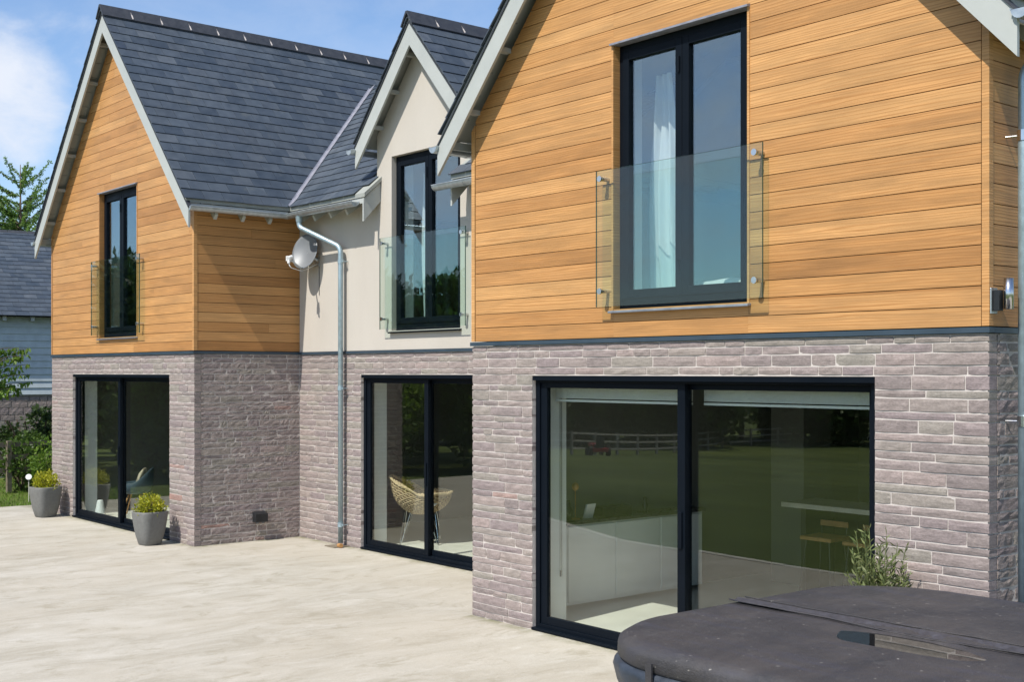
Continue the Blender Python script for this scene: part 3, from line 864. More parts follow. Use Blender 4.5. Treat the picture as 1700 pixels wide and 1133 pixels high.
# fascia + rafter feet
part(MB().box(-9 + 2.93, -9 + 2.95, -.17, YE + .0, ZE - .13, ZE - .05), 'fascia', 'barge_paint')
part(MB().box(XV, -4.10, YE + .03, YE + .05, ZE - .12, ZE - .05), 'fascia', 'barge_paint')
part(MB().box(-2.18, -.3, YE + .03, YE + .05, ZE - .12, ZE - .05), 'fascia', 'barge_paint')
for (xa, xb) in ((2.73 - 2.95, 2.73 - 2.93), (2.73 + 2.93, 2.73 + 2.95), (-9 - 2.95, -9 - 2.93)):
    part(MB().box(xa, xb, -.17, 5, ZE - .13, ZE - .05), 'fascia', 'barge_paint')
def rafter_y(yc, x_wall, x_out, sgn):     # rafter foot projecting in X
    w = .024; z1 = ZE - .055
    p = [(x_wall, z1 + K * abs(x_out - x_wall)), (x_out, z1), (x_out, z1 - .12), (x_out - sgn * .05, z1 - .18), (x_wall, z1 + K * abs(x_out - x_wall) - .24)]
    part(MB().prism([(a, yc - w, b_) for a, b_ in p], [(a, yc + w, b_) for a, b_ in p]), 'rafter_foot', 'barge_paint', roofL if x_out < -5 else roofR)
for yc in (.26, .68, 1.10): rafter_y(yc, XC - .0 + .0015, -9 + 2.925, 1)
for yc in (.3, .72, 1.14, 1.56, 2.0): rafter_y(yc, XR + .0015, 2.73 + 2.925, 1)
def rafter_x(xc):
    w = .024; z1 = ZE - .055; y_o = YE + .052
    p = [(YM - .0015, z1 + KM * (YM - y_o)), (y_o, z1), (y_o, z1 - .10), (y_o + .04, z1 - .17), (YM - .0015, z1 + KM * (YM - y_o) - .24)]
    part(MB().prism([(xc - w, a, b_) for a, b_ in p], [(xc + w, a, b_) for a, b_ in p]), 'rafter_foot', 'barge_paint', roofM)
for xc in (-5.86, -5.45, -5.02, -4.60, -1.75, -1.3, -.85, -.4): rafter_x(xc)
# short barge boards that close the eaves beside the dormer
for xc in (-4.115, -2.185):
    p = [(YM - .0015, ZE + KM * (YM - YE) - .075), (YE + .022, ZE - .065), (YE + .022, ZE - .36), (YM - .0015, ZE + KM * (YM - YE) - .33)]
    part(MB().prism([(xc - .014, a, b_) for a, b_ in p], [(xc + .014, a, b_) for a, b_ in p]), 'barge_board', 'barge_paint', roofM)

# ------------------------------------------------------------------ windows and doors
def ring_frame(m, x0, x1, z0, z1, y0, y1, t, tb=None, tt=None):
    tb = tb or t; tt = tt or t
    m.box(x0, x0 + t, y0, y1, z0, z1); m.box(x1 - t, x1, y0, y1, z0, z1)
    m.box(x0 + t, x1 - t, y0, y1, z0, z0 + tb); m.box(x0 + t, x1 - t, y0, y1, z1 - tt, z1)
def window(w, y, name='window', liner=True):
    x0, x1, z0, z1 = w
    m = MB(); ring_frame(m, x0 + .005, x1 - .005, z0 + .005, z1 - .005, y + .070, y + .150, .048, .085, .06)
    wd = part(m, name, 'anthracite', bevel=.003)
    xm = (x0 + x1) / 2 + .0
    for a, b_ in ((x0 + .053, xm - .002), (xm + .002, x1 - .053)):
        mm = MB(); ring_frame(mm, a, b_, z0 + .09, z1 - .065, y + .058, y + .135, .072, .075, .072)
        part(mm, 'casement', 'anthracite', wd, bevel=.004)
        part(MB().box(a + .070, b_ - .070, y + .088, y + .094, z0 + .163, z1 - .135), 'pane', 'glass', wd)
    part(MB().tube([(xm - .03, y + .05, z0 + .30), (xm - .03, y + .05, z0 + .38)], .011, 8), 'hinge', 'anthracite', wd)
    part(MB().tube([(xm - .03, y + .05, z1 - .35), (xm - .03, y + .05, z1 - .22)], .011, 8), 'hinge', 'anthracite', wd)
    # sill and head flashing
    part(MB().yz([(y - .045, z0 - .035), (y - .045, z0 - .016), (y + .12, z0 + .004), (y + .12, z0 - .012), (y - .035, z0 - .035)], x0 - .03, x1 + .03), 'sill', 'lead' if liner else 'anthracite', wd, bevel=.003)
    if liner: part(MB().yz([(y - .035, z1 - .002), (y + .07, z1 + .000), (y + .07, z1 + .022), (y - .004, z1 + .024), (y - .036, z1 + .014)], x0 - .02, x1 + .02), 'head_flashing', 'lead', wd)
    return wd
window(WIN_R, 0); window(WIN_L, 0); window(WIN_M, YM, liner=False)

def patio_door(d, y, mull, wide=.095):
    x0, x1, z0, z1 = d
    m = MB(); ring_frame(m, x0 + .003, x1 - .003, z0 + .003, z1 - .003, y + .045, y + .185, .055, .06, .06)
    dr = part(m, 'sliding_door', 'anthracite', bevel=.003)
    part(MB().box(x0 + .003, x1 - .003, y - .012, y + .044, z0 + .004, z0 + .028), 'threshold', 'anthracite', dr, bevel=.003)
    part(MB().box(x0 + .006, x1 - .006, y + .006, y + .044, z1 - .045, z1 - .004), 'head_trim', 'anthracite', dr)
    for a, b_, yo in ((x0 + .058, mull + .045, .062), (mull - .045, x1 - .058, .125)):
        mm = MB(); ring_frame(mm, a, b_, z0 + .063, z1 - .063, y + yo, y + yo + .045, .085 if yo < .1 else .07, .07, .05)
        s_ = part(mm, 'door_leaf', 'anthracite', dr, bevel=.003)
        part(MB().box(a + (.083 if yo < .1 else .068), b_ - (.083 if yo < .1 else .068), y + yo + .018, y + yo + .026, z0 + .131, z1 - .111), 'pane', 'door_glass', dr)
    part(MB().box(mull - .02, mull + .02, y + .045, y + .06, .95, 1.25), 'handle', 'anthracite', dr, bevel=.004)
    # internal white reveal
    return dr
patio_door(DOOR_R, 0, 2.715); patio_door(DOOR_M, YM, -3.16); patio_door(DOOR_L, 0, -9.0)

def balustrade(x0, x1, z0, z1, y, ywall):
    m = MB(); m.box(x0, x1, y - .007, y + .007, z0, z1)
    m.m = [0 if i in (2, 3) else 1 for i in range(6)]
    g = part(m, 'balustrade', ['clear_glass', 'glass_edge'], recalc=False)
    for xx in (x0 + .055, x1 - .07):
        for zz in (z0 + .135, z1 - .07):
            mm = MB(); mm.tube([(xx, y - .022, zz), (xx, y - .0085, zz)], .026, 16); mm.tube([(xx, y + .0085, zz), (xx, ywall - .0015, zz)], .019, 12)
            part(mm, 'glass_fixing', 'steel', g, smooth=False)
balustrade(1.87, 3.685, 2.965, 4.142, -.09, 0)
balustrade(-3.985, -2.14, 2.965, 4.165, YM - .09, YM)
balustrade(-9.74, -7.86, 2.985, 4.155, -.09, 0)

# ------------------------------------------------------------------ rainwater pipes
def smooth_path(pts, n=5):
    pts = [Vector(p) for p in pts]; out = [pts[0]]
    for i in range(1, len(pts) - 1):
        a, b_, c = pts[i - 1], pts[i], pts[i + 1]
        r = min((a - b_).length, (c - b_).length) * .45
        p, q = b_ + (a - b_).normalized() * r, b_ + (c - b_).normalized() * r
        for k in range(n + 1):
            t = k / n; out.append(p * (1 - t) ** 2 + b_ * 2 * t * (1 - t) + q * t * t)
    return out + [pts[-1]]
px, py = -4.965, YM - .085
dp = part(MB().tube(smooth_path([(-5.66, YE - .045, ZG - .05), (-5.66, YE - .045, ZG - .20), (px, py, ZG - .52), (px, py, ZG - .72), (px, py, .05)], 8), .036, 16, cap=True), 'downpipe', 'pipe_metal', smooth=True)
part(MB().tube([(-5.66, YE - .045, ZG - .052), (-5.66, YE - .045, ZG - .13)], [.052, .042], 16), 'outlet', 'pipe_metal', dp)
for zz in (3.93, 2.18, .30):
    mm = MB(); mm.tube([(px, py, zz - .03), (px, py, zz + .03)], .042, 16); mm.box(px + .03, px + .075, py - .008, py + .008, zz - .01, zz + .01); mm.box(px + .05, px + .062, py, YM - .0015, zz - .006, zz + .006)
    part(mm, 'pipe_clip', 'pipe_metal', dp)
part(MB().box(px - .16, px + .10, py - .16, YM - .01, .001, .012), 'drain_cover', 'old_timber', dp)
part(MB().tube([(px + .08, py - .08, .03), (px + .16, py - .09, .035)], .03, 10), 'drain_pipe_end', 'oak', dp)
px, py = XR + .115, .235
dp = part(MB().tube(smooth_path([(2.73 + 3.065, .55, ZG - .06), (2.73 + 3.065, .55, ZG - .16), (px, py, 4.42), (px, py, 4.15), (px, py, .0)], 8), .040, 18, cap=True), 'downpipe', 'pipe_metal', smooth=True)
for zz in (3.95, 2.08, .45):
    mm = MB(); mm.tube([(px, py, zz - .035), (px, py, zz + .035)], .046, 18); mm.tube([(px, py - .005, zz), (XR + .001, py - .03, zz + .0)], .007, 8)
    part(mm, 'pipe_clip', 'steel', dp)

# ------------------------------------------------------------------ fixtures
t = thing('satellite_dish', 'grey oval satellite dish with white receiver arm on the rendered wall under the eaves', 'satellite dish', (-5.72, YM, 4.0))
m = MB(); n = 28; rings_ = 7; ctr = Vector((-.02, -.20, .12)); nv = Vector((.42, -1, .30)).normalized(); ux = nv.cross(Vector((0, 0, 1))).normalized() * -1; uz = ux.cross(nv) * -1
if uz.z < 0: uz = -uz
def dish(k, d):
    for i in range(rings_ + 1):
        rr = i / rings_
        for j in range(n):
            a = 2 * math.pi * j / n
            m.v.append(tuple(ctr + ux * (.215 * rr * math.cos(a)) + uz * (.262 * rr * math.sin(a)) - nv * (.05 * (1 - rr * rr) + d)))
dish(0, 0); dish(1, .006); tot = (rings_ + 1) * n
for i in range(rings_):
    for j in range(n):
        a, b_, c, d_ = i * n + j, i * n + (j + 1) % n, (i + 1) * n + (j + 1) % n, (i + 1) * n + j
        m.f += [(a, b_, c, d_), (tot + a, tot + d_, tot + c, tot + b_)]
for j in range(n): m.f.append((rings_ * n + j, rings_ * n + (j + 1) % n, tot + rings_ * n + (j + 1) % n, tot + rings_ * n + j))
m.m = [0] * len(m.f)
m.build('reflector', 'dish_grey', t, smooth=True, recalc=False)
bot = ctr - uz * .235
lnb = ctr + nv * .30 - uz * .20
MB().tube([bot - nv * .02, bot + nv * .02 - uz * .02, lnb - uz * .03], .011, 8).tube([ctr - nv * .06, (0, -.03, .02), (0, 0, .0)], .02, 10).box(-.06, .06, -.012, -.002, -.09, .09).build('arm', 'galvanised', t)
MB().tube([lnb - uz * .03 + nv * .03, lnb + uz * .02 - nv * .04], .028, 12).tube([lnb - uz * .09, lnb - uz * .02], .02, 10).box(lnb.x - .05, lnb.x + .0, lnb.y - .03, lnb.y + .03, lnb.z - .05, lnb.z + .02).build('receiver', 'white_paint', t)
MB().tube(smooth_path([lnb - uz * .09, lnb - uz * .13 + Vector((.02, .03, -.02)), bot - uz * .06, bot - nv * .1, (0.02, -.01, -.05)], 6), .006, 6).build('cable', 'white_paint', t, smooth=True)
MB().tube([(0.05, -.006, .0), (.055, -.006, -.5)], .004, 6).build('cable', 'dark_plastic', t)

t = thing('wall_vent', 'small black hooded box on the rough stone return wall near the ground', 'vent', (XC, .985, .27))
MB().prism([(.0, -.10, .0), (.0, -.10, .15), (.095, -.10, .12), (.095, -.10, .0)], [(.0, .10, .0), (.0, .10, .15), (.095, .10, .12), (.095, .10, .0)]).build('hood', 'dark_plastic', t, bevel=.006)
for yy in (-.045, .045):
    MB().tube([(.05, yy, -.018), (.05, yy, .0)], .02, 10).build('spout', 'dish_grey', t)

t = thing('wall_lamp', 'stainless steel cylinder wall lamp on the shaded cedar side beside the pipe', 'wall lamp', (XR, .05, 2.86))
MB().box(.002, .014, -.05, .03, -.08, .09).build('back_plate', 'steel', t, bevel=.003)
MB().box(.014, .055, -.025, .03, -.06, .075).build('bracket', 'dark_plastic', t, bevel=.003)
MB().tube([(.085, .04, -.05), (.085, .04, .15)], .031, 24).build('lamp_tube', 'steel', t, smooth=True)

# ------------------------------------------------------------------ planters
def leaf_cloud(name, mat, parent, pts, nrm, size, loc=None, aspect=2.2, bend=.25, jitter=.8):
    """one folded leaf quad at each point"""
    n = len(pts); pts = np.asarray(pts, float); nrm = np.asarray(nrm, float)
    d = nrm + rng.normal(0, jitter, (n, 3)); d /= np.linalg.norm(d, axis=1)[:, None] + 1e-9
    a = rng.normal(0, 1, (n, 3)); s = np.cross(d, a); s /= np.linalg.norm(s, axis=1)[:, None] + 1e-9
    u = np.cross(s, d)
    L = size * rng.uniform(.6, 1.3, n)[:, None]; Wd = L / aspect
    v = np.empty((n, 4, 3))
    v[:, 0] = pts; v[:, 1] = pts + d * L * .5 + s * Wd * .5 + u * L * bend * .3; v[:, 2] = pts + d * L; v[:, 3] = pts + d * L * .5 - s * Wd * .5 + u * L * bend * .3
    me = bpy.data.meshes.new(name); me.vertices.add(n * 4); me.loops.add(n * 4); me.polygons.add(n)
    me.vertices.foreach_set('co', v.reshape(-1)); me.loops.foreach_set('vertex_index', np.arange(n * 4, dtype=np.int32))
    me.polygons.foreach_set('loop_start', np.arange(0, n * 4, 4, dtype=np.int32)); me.polygons.foreach_set('loop_total', np.full(n, 4, dtype=np.int32))
    me.materials.append(M[mat]); me.update(); me.validate()
    return obj(name, me, parent) if parent is not False else me
def ball_points(n, r, c=(0, 0, 0), squash=.8, lumps=8, inner=.55):
    d = rng.normal(0, 1, (n, 3)); d /= np.linalg.norm(d, axis=1)[:, None]
    L = rng.normal(0, 1, (lumps, 3)); L /= np.linalg.norm(L, axis=1)[:, None]
    amp = 1 + .22 * np.max(d @ L.T, axis=1) ** 3 - .1
    rr = r * amp * rng.uniform(inner, 1, n)
    p = d * rr[:, None]; p[:, 2] *= squash
    return p + np.array(c), d
def planter(x, y, label, slabel, rz, s=1.0, hh=.25):
    t = thing('planter', label, 'planter', (x, y, 0), rz, 'tapered grey planters by the doors')
    prof = [(.128, 0), (.140, .012), (.175, .14), (.200, .28), (.218, .42), (.224, .485), (.222, .50), (.208, .503), (.203, .49), (.198, .45)]
    MB().lathe([(r * s, z * s) for r, z in prof], 40, sq=4.2).build('pot', 'planter_grey', t, smooth=True)
    MB().lathe([(.196 * s, .44 * s), (.196 * s, .455 * s), (.02, .462 * s)], 24, sq=4).build('soil', 'soil', t)
    b_ = thing('shrub', slabel, 'shrub', (x, y, .45 * s), rz, 'yellow box shrubs in grey planters')
    p, d = ball_points(1500, .21 * s, (0, 0, .10 * s), 1.0, 12, .35); p[:, 2] = np.maximum(p[:, 2], .0); d[:, 2] += .35
    leaf_cloud('foliage', 'leaf_yellow', b_, p, d, .042, aspect=1.8)
    m = MB()
    for k in range(14):
        a = random.uniform(0, 6.28); q = random.uniform(.3, .9) * .15
        m.tube([(0, 0, -.02), (math.cos(a) * q * .5, math.sin(a) * q * .5, .06), (math.cos(a) * q, math.sin(a) * q, .19)], .003, 4)
    m.build('stem', 'bark', b_)
planter(-11.10, -.34, 'tapered grey planter at the far left end of the house', 'clipped yellow green shrub in the planter left of the far door', R(12))
planter(-6.82, -.38, 'tapered grey planter between the far sliding door and the stone corner', 'clipped yellow green shrub in the planter by the stone corner', R(8), .93)

# tall thin plant behind the hot tub
t = thing('potted_plant', 'narrow leaved green plant with upright shoots behind the hot tub cover', 'plant', (4.80, -.27, 0))
MB().lathe([(.12, 0), (.15, .25), (.19, .62), (.195, .66), (.18, .66), (.17, .6)], 24).build('pot', 'planter_grey', t, smooth=True)
pts, dirs = [], []
m = MB()
for k in range(46):
    a = random.uniform(0, 6.28); q = random.uniform(.02, .2); h = random.uniform(.38, .55) if k > 9 else random.uniform(.55, .72)
    top = Vector((math.cos(a) * q * 1.15, math.sin(a) * q * .9, .62 + h)); b0 = Vector((math.cos(a) * q * .4, math.sin(a) * q * .4, .6))
    m.tube([b0, b0.lerp(top, .5) + Vector((0, 0, .03)), top], .0028, 4)
    for j in range(30):
        f_ = .25 + .75 * j / 29; pts.append(b0.lerp(top, f_)); an = random.uniform(0, 6.28); dirs.append((math.cos(an) * .8, math.sin(an) * .8, .75))
m.build('stem', 'leaf_olive', t)
leaf_cloud('foliage', 'leaf_olive', t, pts, dirs, .062, aspect=5, jitter=.25)

# ------------------------------------------------------------------ hot tub
TX0, TX1, TY0, TY1, TZ = 4.86, 7.46, -3.13, -.50, 1.045
t = thing('hot_tub', 'square hot tub under a dark weathered vinyl cover in the foreground', 'hot tub', ((TX0 + TX1) / 2, (TY0 + TY1) / 2, 0))
hx, hy = (TX1 - TX0) / 2, (TY1 - TY0) / 2
def rsq(r_c, inset, n=9):
    out = []
    for (sx, sy, a0) in ((1, 1, 0), (-1, 1, 90), (-1, -1, 180), (1, -1, 270)):
        cx, cy = sx * (hx - r_c), sy * (hy - r_c)
        for k in range(n):
            a = R(a0 + 90 * k / (n - 1)); out.append((cx + (r_c - inset) * math.cos(a), cy + (r_c - inset) * math.sin(a)))
    return out
from mathutils import noise as mnoise
def cover_z(x, y):
    # two tapered halves, a fold running along X through the middle, slight sag and wrinkles
    d = abs(y + .03)
    z_ = TZ + .028 * math.exp(-(d / .45) ** 2) - .020 * math.exp(-(d / .035) ** 2)
    z_ -= .046 * math.exp(-(((x - .02) / .48) ** 2 + ((y + .25) / .15) ** 2))
    z_ += .006 * mnoise.noise(Vector((x * 1.7, y * 1.7, 3))) + .0025 * mnoise.noise(Vector((x * 7, y * 5, 9)))
    return z_
m = MB(); levels = 34; ring0 = rsq(.62, 0, 17); nr = len(ring0)
for li in range(levels + 1):
    s_ = 1 - li / levels
    for (x, y) in ring0:
        xx, yy = x * s_, y * s_; e = max(0, (s_ - .955) / .045)
        m.v.append((xx, yy, cover_z(xx, yy) - .03 * e ** 2.2))
m.f = [(l * nr + k, l * nr + (k + 1) % nr, (l + 1) * nr + (k + 1) % nr, (l + 1) * nr + k) for l in range(levels) for k in range(nr)]; m.m = [0] * len(m.f)
# edge band
b0 = len(m.v)
for dz, off in ((-.045, .004), (-.10, .006), (-.115, -.004)):
    for (x, y) in ring0:
        q = 1 + off / 1.3; m.v.append((x * q, y * q, TZ + dz))
for l, (A, B) in enumerate(((0, b0), (b0, b0 + nr), (b0 + nr, b0 + 2 * nr))):
    for k in range(nr): m.f.append((A + k, B + k, B + (k + 1) % nr, A + (k + 1) % nr)); m.m.append(0)
m.build('cover', 'vinyl', t, smooth=True)
m = MB(); lev = [(-.113, -.02), (-.125, .012), (-.16, .020), (-.23, .004), (-.33, -.03), (-1.04, -.05)]
for dz, off in lev:
    for k, (x, y) in enumerate(ring0):
        q = 1 + (off + .006 * math.sin(k * 1.9 + dz * 20)) / 1.3; m.v.append((x * q, y * q, TZ + dz))
m.f = [(l * nr + k, l * nr + (k + 1) % nr, (l + 1) * nr + (k + 1) % nr, (l + 1) * nr + k) for l in range(len(lev) - 1) for k in range(nr)]; m.m = [0] * len(m.f)
m.build('skirt', 'skirt_vinyl', t, smooth=True)
for (sx, sy) in ((-1.25, -.93), (-.70, -1.335), (.3, -1.335), (-1.335, .3)):
    horiz = abs(sx) > abs(sy)
    mm = MB()
    if horiz: mm.box(sx - .012, sx + .0, sy - .02, sy + .02, TZ - .34, TZ - .06)
    else: mm.box(sx - .02, sx + .02, sy - .012, sy + .0, TZ - .34, TZ - .06)
    mm.build('strap', 'vinyl', t)
# raised hem piping along the fold and edge
mm = MB()
for off in (-.070, .070):
    P_ = [(x, -.03 + off, cover_z(x, -.03 + off) + .001) for x in np.linspace(-1.25, 1.25, 30)]
    mm.tube(P_, .004, 6)
mm.build('hem', 'vinyl', t, smooth=True)
# rain puddle in the sag
pts = []
for k in range(40):
    a = 2 * math.pi * k / 40; wob = 1 + .10 * math.sin(3 * a + 1)
    pts.append((.08 + .50 * wob * math.cos(a), -.25 + .20 * wob * math.sin(a)))
tag(MB().xy([(p[0] + t.location.x, p[1] + t.location.y) for p in pts], TZ - .010, TZ + .0015).build('puddle', 'water'), 'shallow rain puddle lying in the sag of the dark tub cover', 'puddle')
# wide folded flap sewn along the hinge
mm = MB(); xs = np.linspace(-1.28, 1.28, 40)
for k, x in enumerate(xs):
    for off, h in ((-.050, .0003), (-.044, .0022), (0, .0012 + .001 * math.sin(k * 1.3)), (.044, .0022), (.050, .0003)): mm.v.append((x, -.03 + off + .004 * math.sin(k * .8), cover_z(x, -.03 + off) + h))
mm.f = [(k * 5 + j, (k + 1) * 5 + j, (k + 1) * 5 + j + 1, k * 5 + j + 1) for k in range(39) for j in range(4)]; mm.m = [0] * len(mm.f)
mm.build('hinge_flap', 'vinyl_blue', t, smooth=True)

# ------------------------------------------------------------------ interior things
# right room
t = thing('sideboard', 'white wall unit with dark worktop seen through the near sliding door', 'sideboard', (.32, 1.0, .03))
MB().box(.01, .24, -.25, 1.75, .05, .85).build('cabinet', 'white_paint', t)
for i in range(3): MB().box(.241, .258, -.24 + i * .665, .40 + i * .665, .08, .83).build('cabinet_door', 'white_paint', t, bevel=.003)
MB().box(.01, .27, -.27, 1.78, .851, .885).build('worktop', 'worktop', t, bevel=.003)
zt = .03 + .886
def small(name, label, cat, mb_, mat, loc, **k):
    o = mb_.build(name, mat, None, **k); o.location = loc; return tag(o, label, cat)
small('flower_ball', 'brown dried ball on a thin stick standing on the dark worktop', 'ornament', MB().tube([(0, 0, 0), (0, 0, .30)], .006, 6).lathe([(.01, .29), (.032, .31), (.038, .335), (.03, .36), (.01, .375)], 14).lathe([(.05, 0), (.05, .012), (.006, .02)], 14), 'oak', (.47, .95, zt), smooth=True)
small('dark_vase', 'dark round vase standing at the near end of the worktop', 'vase', MB().lathe([(.04, 0), (.065, .05), (.07, .1), (.04, .15), (.035, .19), (.045, .2)], 18), 'dark_plastic', (.46, .84, zt), smooth=True)
small('photo_frame', 'small white picture frame leaning on the dark worktop', 'picture frame', MB().prism([(0, 0, 0), (.02, 0, 0), (.07, 0, .15), (.05, 0, .15)], [(0, .12, 0), (.02, .12, 0), (.07, .12, .15), (.05, .12, .15)]), 'white_paint', (.46, 1.06, zt))
small('black_radio', 'long black radio box with a round dial on the worktop', 'radio', MB().box(-.07, .07, 0, .42, 0, .10).tube([(.07, .2, .05), (.08, .2, .05)], .028, 14), 'dark_plastic', (.45, 1.28, zt))
small('small_figure', 'small dark figurine on the worktop right of the black radio', 'ornament', MB().lathe([(.03, 0), (.02, .03), (.035, .08), (.015, .12), (.025, .15), (.01, .17)], 12), 'dark_plastic', (.47, 1.95, zt), smooth=True)
# tall pale column / wall end and tall unit
part(MB().box(.75, 1.2, 3.7, 4.2, .031, 2.449), 'pillar', 'shaded_plaster')
part(MB().box(-1.6, -1.35, 4.6, 5.4, .031, 2.449), 'pillar', 'shaded_plaster')
# breakfast bar with stools
t = thing('breakfast_bar', 'long pale breakfast bar at the back of the near room', 'bar table', (2.55, 3.35, .03))
MB().box(-1.15, 1.4, -.3, .3, .95, 1.0).build('tabletop', 'pale_timber', t, bevel=.003)
for xx in (-.9, 1.3): MB().box(xx - .03, xx + .03, -.25, .25, 0, .949).build('leg', 'dark_plastic', t)
def stool(x, y, label):
    t = thing('bar_stool', label, 'bar stool', (x, y, .03), 0, 'wooden bar stools at the breakfast bar')
    MB().box(-.19, .19, -.17, .17, .66, .70).build('seat', 'oak', t, bevel=.01)
    MB().box(-.17, .17, .15, .17, .78, .84).build('backrest', 'oak', t, bevel=.008)
    for sx in (-1, 1):
        for sy in (-1, 1): MB().tube([(sx * .14, sy * .12, .66), (sx * .20, sy * .18, 0)], .009, 6).build('leg', 'dark_plastic', t)
        MB().tube([(sx * .15, .15, .68), (sx * .15, .16, .80)], .007, 6).build('backrest_post', 'dark_plastic', t)
stool(1.98, 3.02, 'bar stool with curved wooden seat, left one seen through the near door')
stool(2.52, 2.98, 'bar stool with wooden seat, right one behind the green potted plant')
# Venetian blinds, drawn up
def blind(x0, x1, y, ztop, label):
    t = thing('blind', label, 'blind', ((x0 + x1) / 2, y, ztop), 0, 'raised white blinds in the near sliding door')
    w = (x1 - x0) / 2
    MB().box(-w, w, -.025, .025, -.03, 0).build('head_rail', 'white_paint', t)
    sl = MB().box(-w, w, -.024, .024, -.0024, .0024).mesh('slat', 'white_paint')
    for i in range(16):
        o = obj('slat', sl, t); o.location = (0, 0, -.036 - i * .0068)
    MB().box(-w, w, -.026, .026, -.172, -.152).build('bottom_rail', 'white_paint', t)
blind(.99, 2.66, .245, 2.30, 'raised white slatted blind behind the left pane of the near door')
blind(2.80, 4.54, .275, 2.30, 'raised white slatted blind behind the right pane of the near door')
t = thing('blind_chain', 'thin beaded blind chain hanging inside the near door jamb', 'chain', (.965, .30, .5))
MB().tube([(0, 0, 0), (0, 0, 1.75)], .003, 6).tube([(.0, .02, 0.02), (0, .02, 1.75)], .003, 6).tube([(0, .01, -.03), (0, .01, .03)], .012, 8).build('chain', 'steel', t)
# white inner jamb linings
for (d, y) in ((DOOR_R, 0), (DOOR_M, YM), (DOOR_L, 0)):
    part(MB().box(d[0] + .021, d[0] + .034, y + .19, y + TH + .002, .031, 2.299), 'jamb_lining', 'white_paint')
    part(MB().box(d[1] - .034, d[1] - .021, y + .19, y + TH + .002, .031, 2.299), 'jamb_lining', 'white_paint')

# wicker tub chair behind the middle door
t = thing('wicker_chair', 'round wicker tub chair on thin hairpin legs behind the middle door', 'chair', (-4.38, 2.50, .03), R(50)); t.scale = (1.18, 1.18, 1.1)
def bowl(u, v):       # u round the rim angle, v 0 bottom .. 1 rim
    a = u; r = .36 * math.sin(v * math.pi / 2) ** .8
    z_ = .36 + .08 * v + (v ** 1.8) * (.20 + .20 * max(0, -math.cos(a)) ** 1.0) 
    return Vector((r * math.cos(a), r * math.sin(a) * .98, z_))
m = MB()
for k in range(44):
    a = 2 * math.pi * k / 44; m.tube([bowl(a, .12 + .88 * j / 8) for j in range(9)], .0055, 5)
for j in range(15):
    v = .15 + .83 * j / 14; m.tube([bowl(2 * math.pi * k / 48, v) + Vector((0, 0, .006 * (1 if (k + j) % 2 else -1))) for k in range(49)], .0062, 5, cap=False)
m.build('basket', 'wicker', t)
m = MB()
for o_ in (0, .006):
    for j in range(9):
        for k in range(40): q = bowl(2 * math.pi * k / 40, .1 + .88 * j / 8); m.v.append((q.x * (1 - o_), q.y * (1 - o_), q.z - .004 + o_))
for j in range(8):
    for k in range(40):
        a, b_, c, d_ = j * 40 + k, j * 40 + (k + 1) % 40, (j + 1) * 40 + (k + 1) % 40, (j + 1) * 40 + k
        m.f += [(a, b_, c, d_), (360 + a, 360 + d_, 360 + c, 360 + b_)]
m.m = [0] * len(m.f); m.build('weave_lining', 'wicker_dark', t, recalc=False)
m = MB()
for off in (0, 1, 2):
    m.tube([bowl(2 * math.pi * k / 96, 1.0) + Vector((.012 * math.cos(k * .9 + off * 2.1), .012 * math.sin(k * .9 + off * 2.1), .012 * math.cos(k * 1.3 + off * 2.1))) for k in range(97)], .013, 6, cap=False)
m.build('rim', 'wicker', t)
for a in (45, 135, 225, 315):
    ca, sa = math.cos(R(a)), math.sin(R(a))
    MB().tube(smooth_path([(ca * .20 - sa * .05, sa * .20 + ca * .05, .40), (ca * .31 - sa * .01, sa * .31 + ca * .01, .012), (ca * .31 + sa * .01, sa * .31 - ca * .01, .012), (ca * .20 + sa * .05, sa * .20 - ca * .05, .40)], 5), .006, 6).build('leg', 'steel', t)
o = MB().lathe([(.02, -.06), (.12, -.055), (.19, -.02), (.2, 0), (.19, .02), (.12, .055), (.02, .06)], 24, sq=3.5).build('cushion', 'cushion_white', None, smooth=True)
o.location = (-4.20, 2.50, .60); o.rotation_euler = (R(14), R(-10), R(20)); tag(o, 'white cushion lying in the wicker tub chair', 'cushion')
small('round_rug', 'round grey rug on the floor behind the middle door', 'rug', MB().lathe([(.55, 0), (.55, .008), (.5, .01)], 40), 'rug', (-3.2, 3.3, .031))
small('wooden_stool', 'low square wooden stool standing on the floor behind the middle door', 'stool', MB().box(-.16, .16, -.16, .16, .22, .38).box(-.15, -.11, -.15, -.11, 0, .22).box(.11, .15, -.15, -.11, 0, .22).box(-.15, -.11, .11, .15, 0, .22).box(.11, .15, .11, .15, 0, .22), 'oak', (-3.55, 3.55, .031))
# armchair behind the far door
t = thing('shell_armchair', 'dark blue shell armchair behind the far sliding door', 'armchair', (-10.10, .80, .03), R(-35)); t.scale = (.92, .92, .92)
m = MB(); nn = 22
def shell(i, j, o):
    a = math.pi * 2 * i / nn; v = j / 6; r = (.30 + o) * math.sin(v * math.pi / 2) ** .7
    return (r * math.cos(a), r * math.sin(a), .40 - o + (v ** 3) * (.16 + .30 * max(0, math.sin(a)) ** 1.5 + .04 * abs(math.cos(a))))
for o_ in (0, .012):
    for j in range(7):
        for i in range(nn): m.v.append(shell(i, j, o_))
T_ = 7 * nn
for j in range(6):
    for i in range(nn):
        a, b_, c, d_ = j * nn + i, j * nn + (i + 1) % nn, (j + 1) * nn + (i + 1) % nn, (j + 1) * nn + i
        m.f += [(a, b_, c, d_), (T_ + a, T_ + d_, T_ + c, T_ + b_)]
for i in range(nn): m.f.append((6 * nn + i, 6 * nn + (i + 1) % nn, T_ + 6 * nn + (i + 1) % nn, T_ + 6 * nn + i))
m.m = [0] * len(m.f); m.build('shell', 'shell_blue', t, smooth=True)
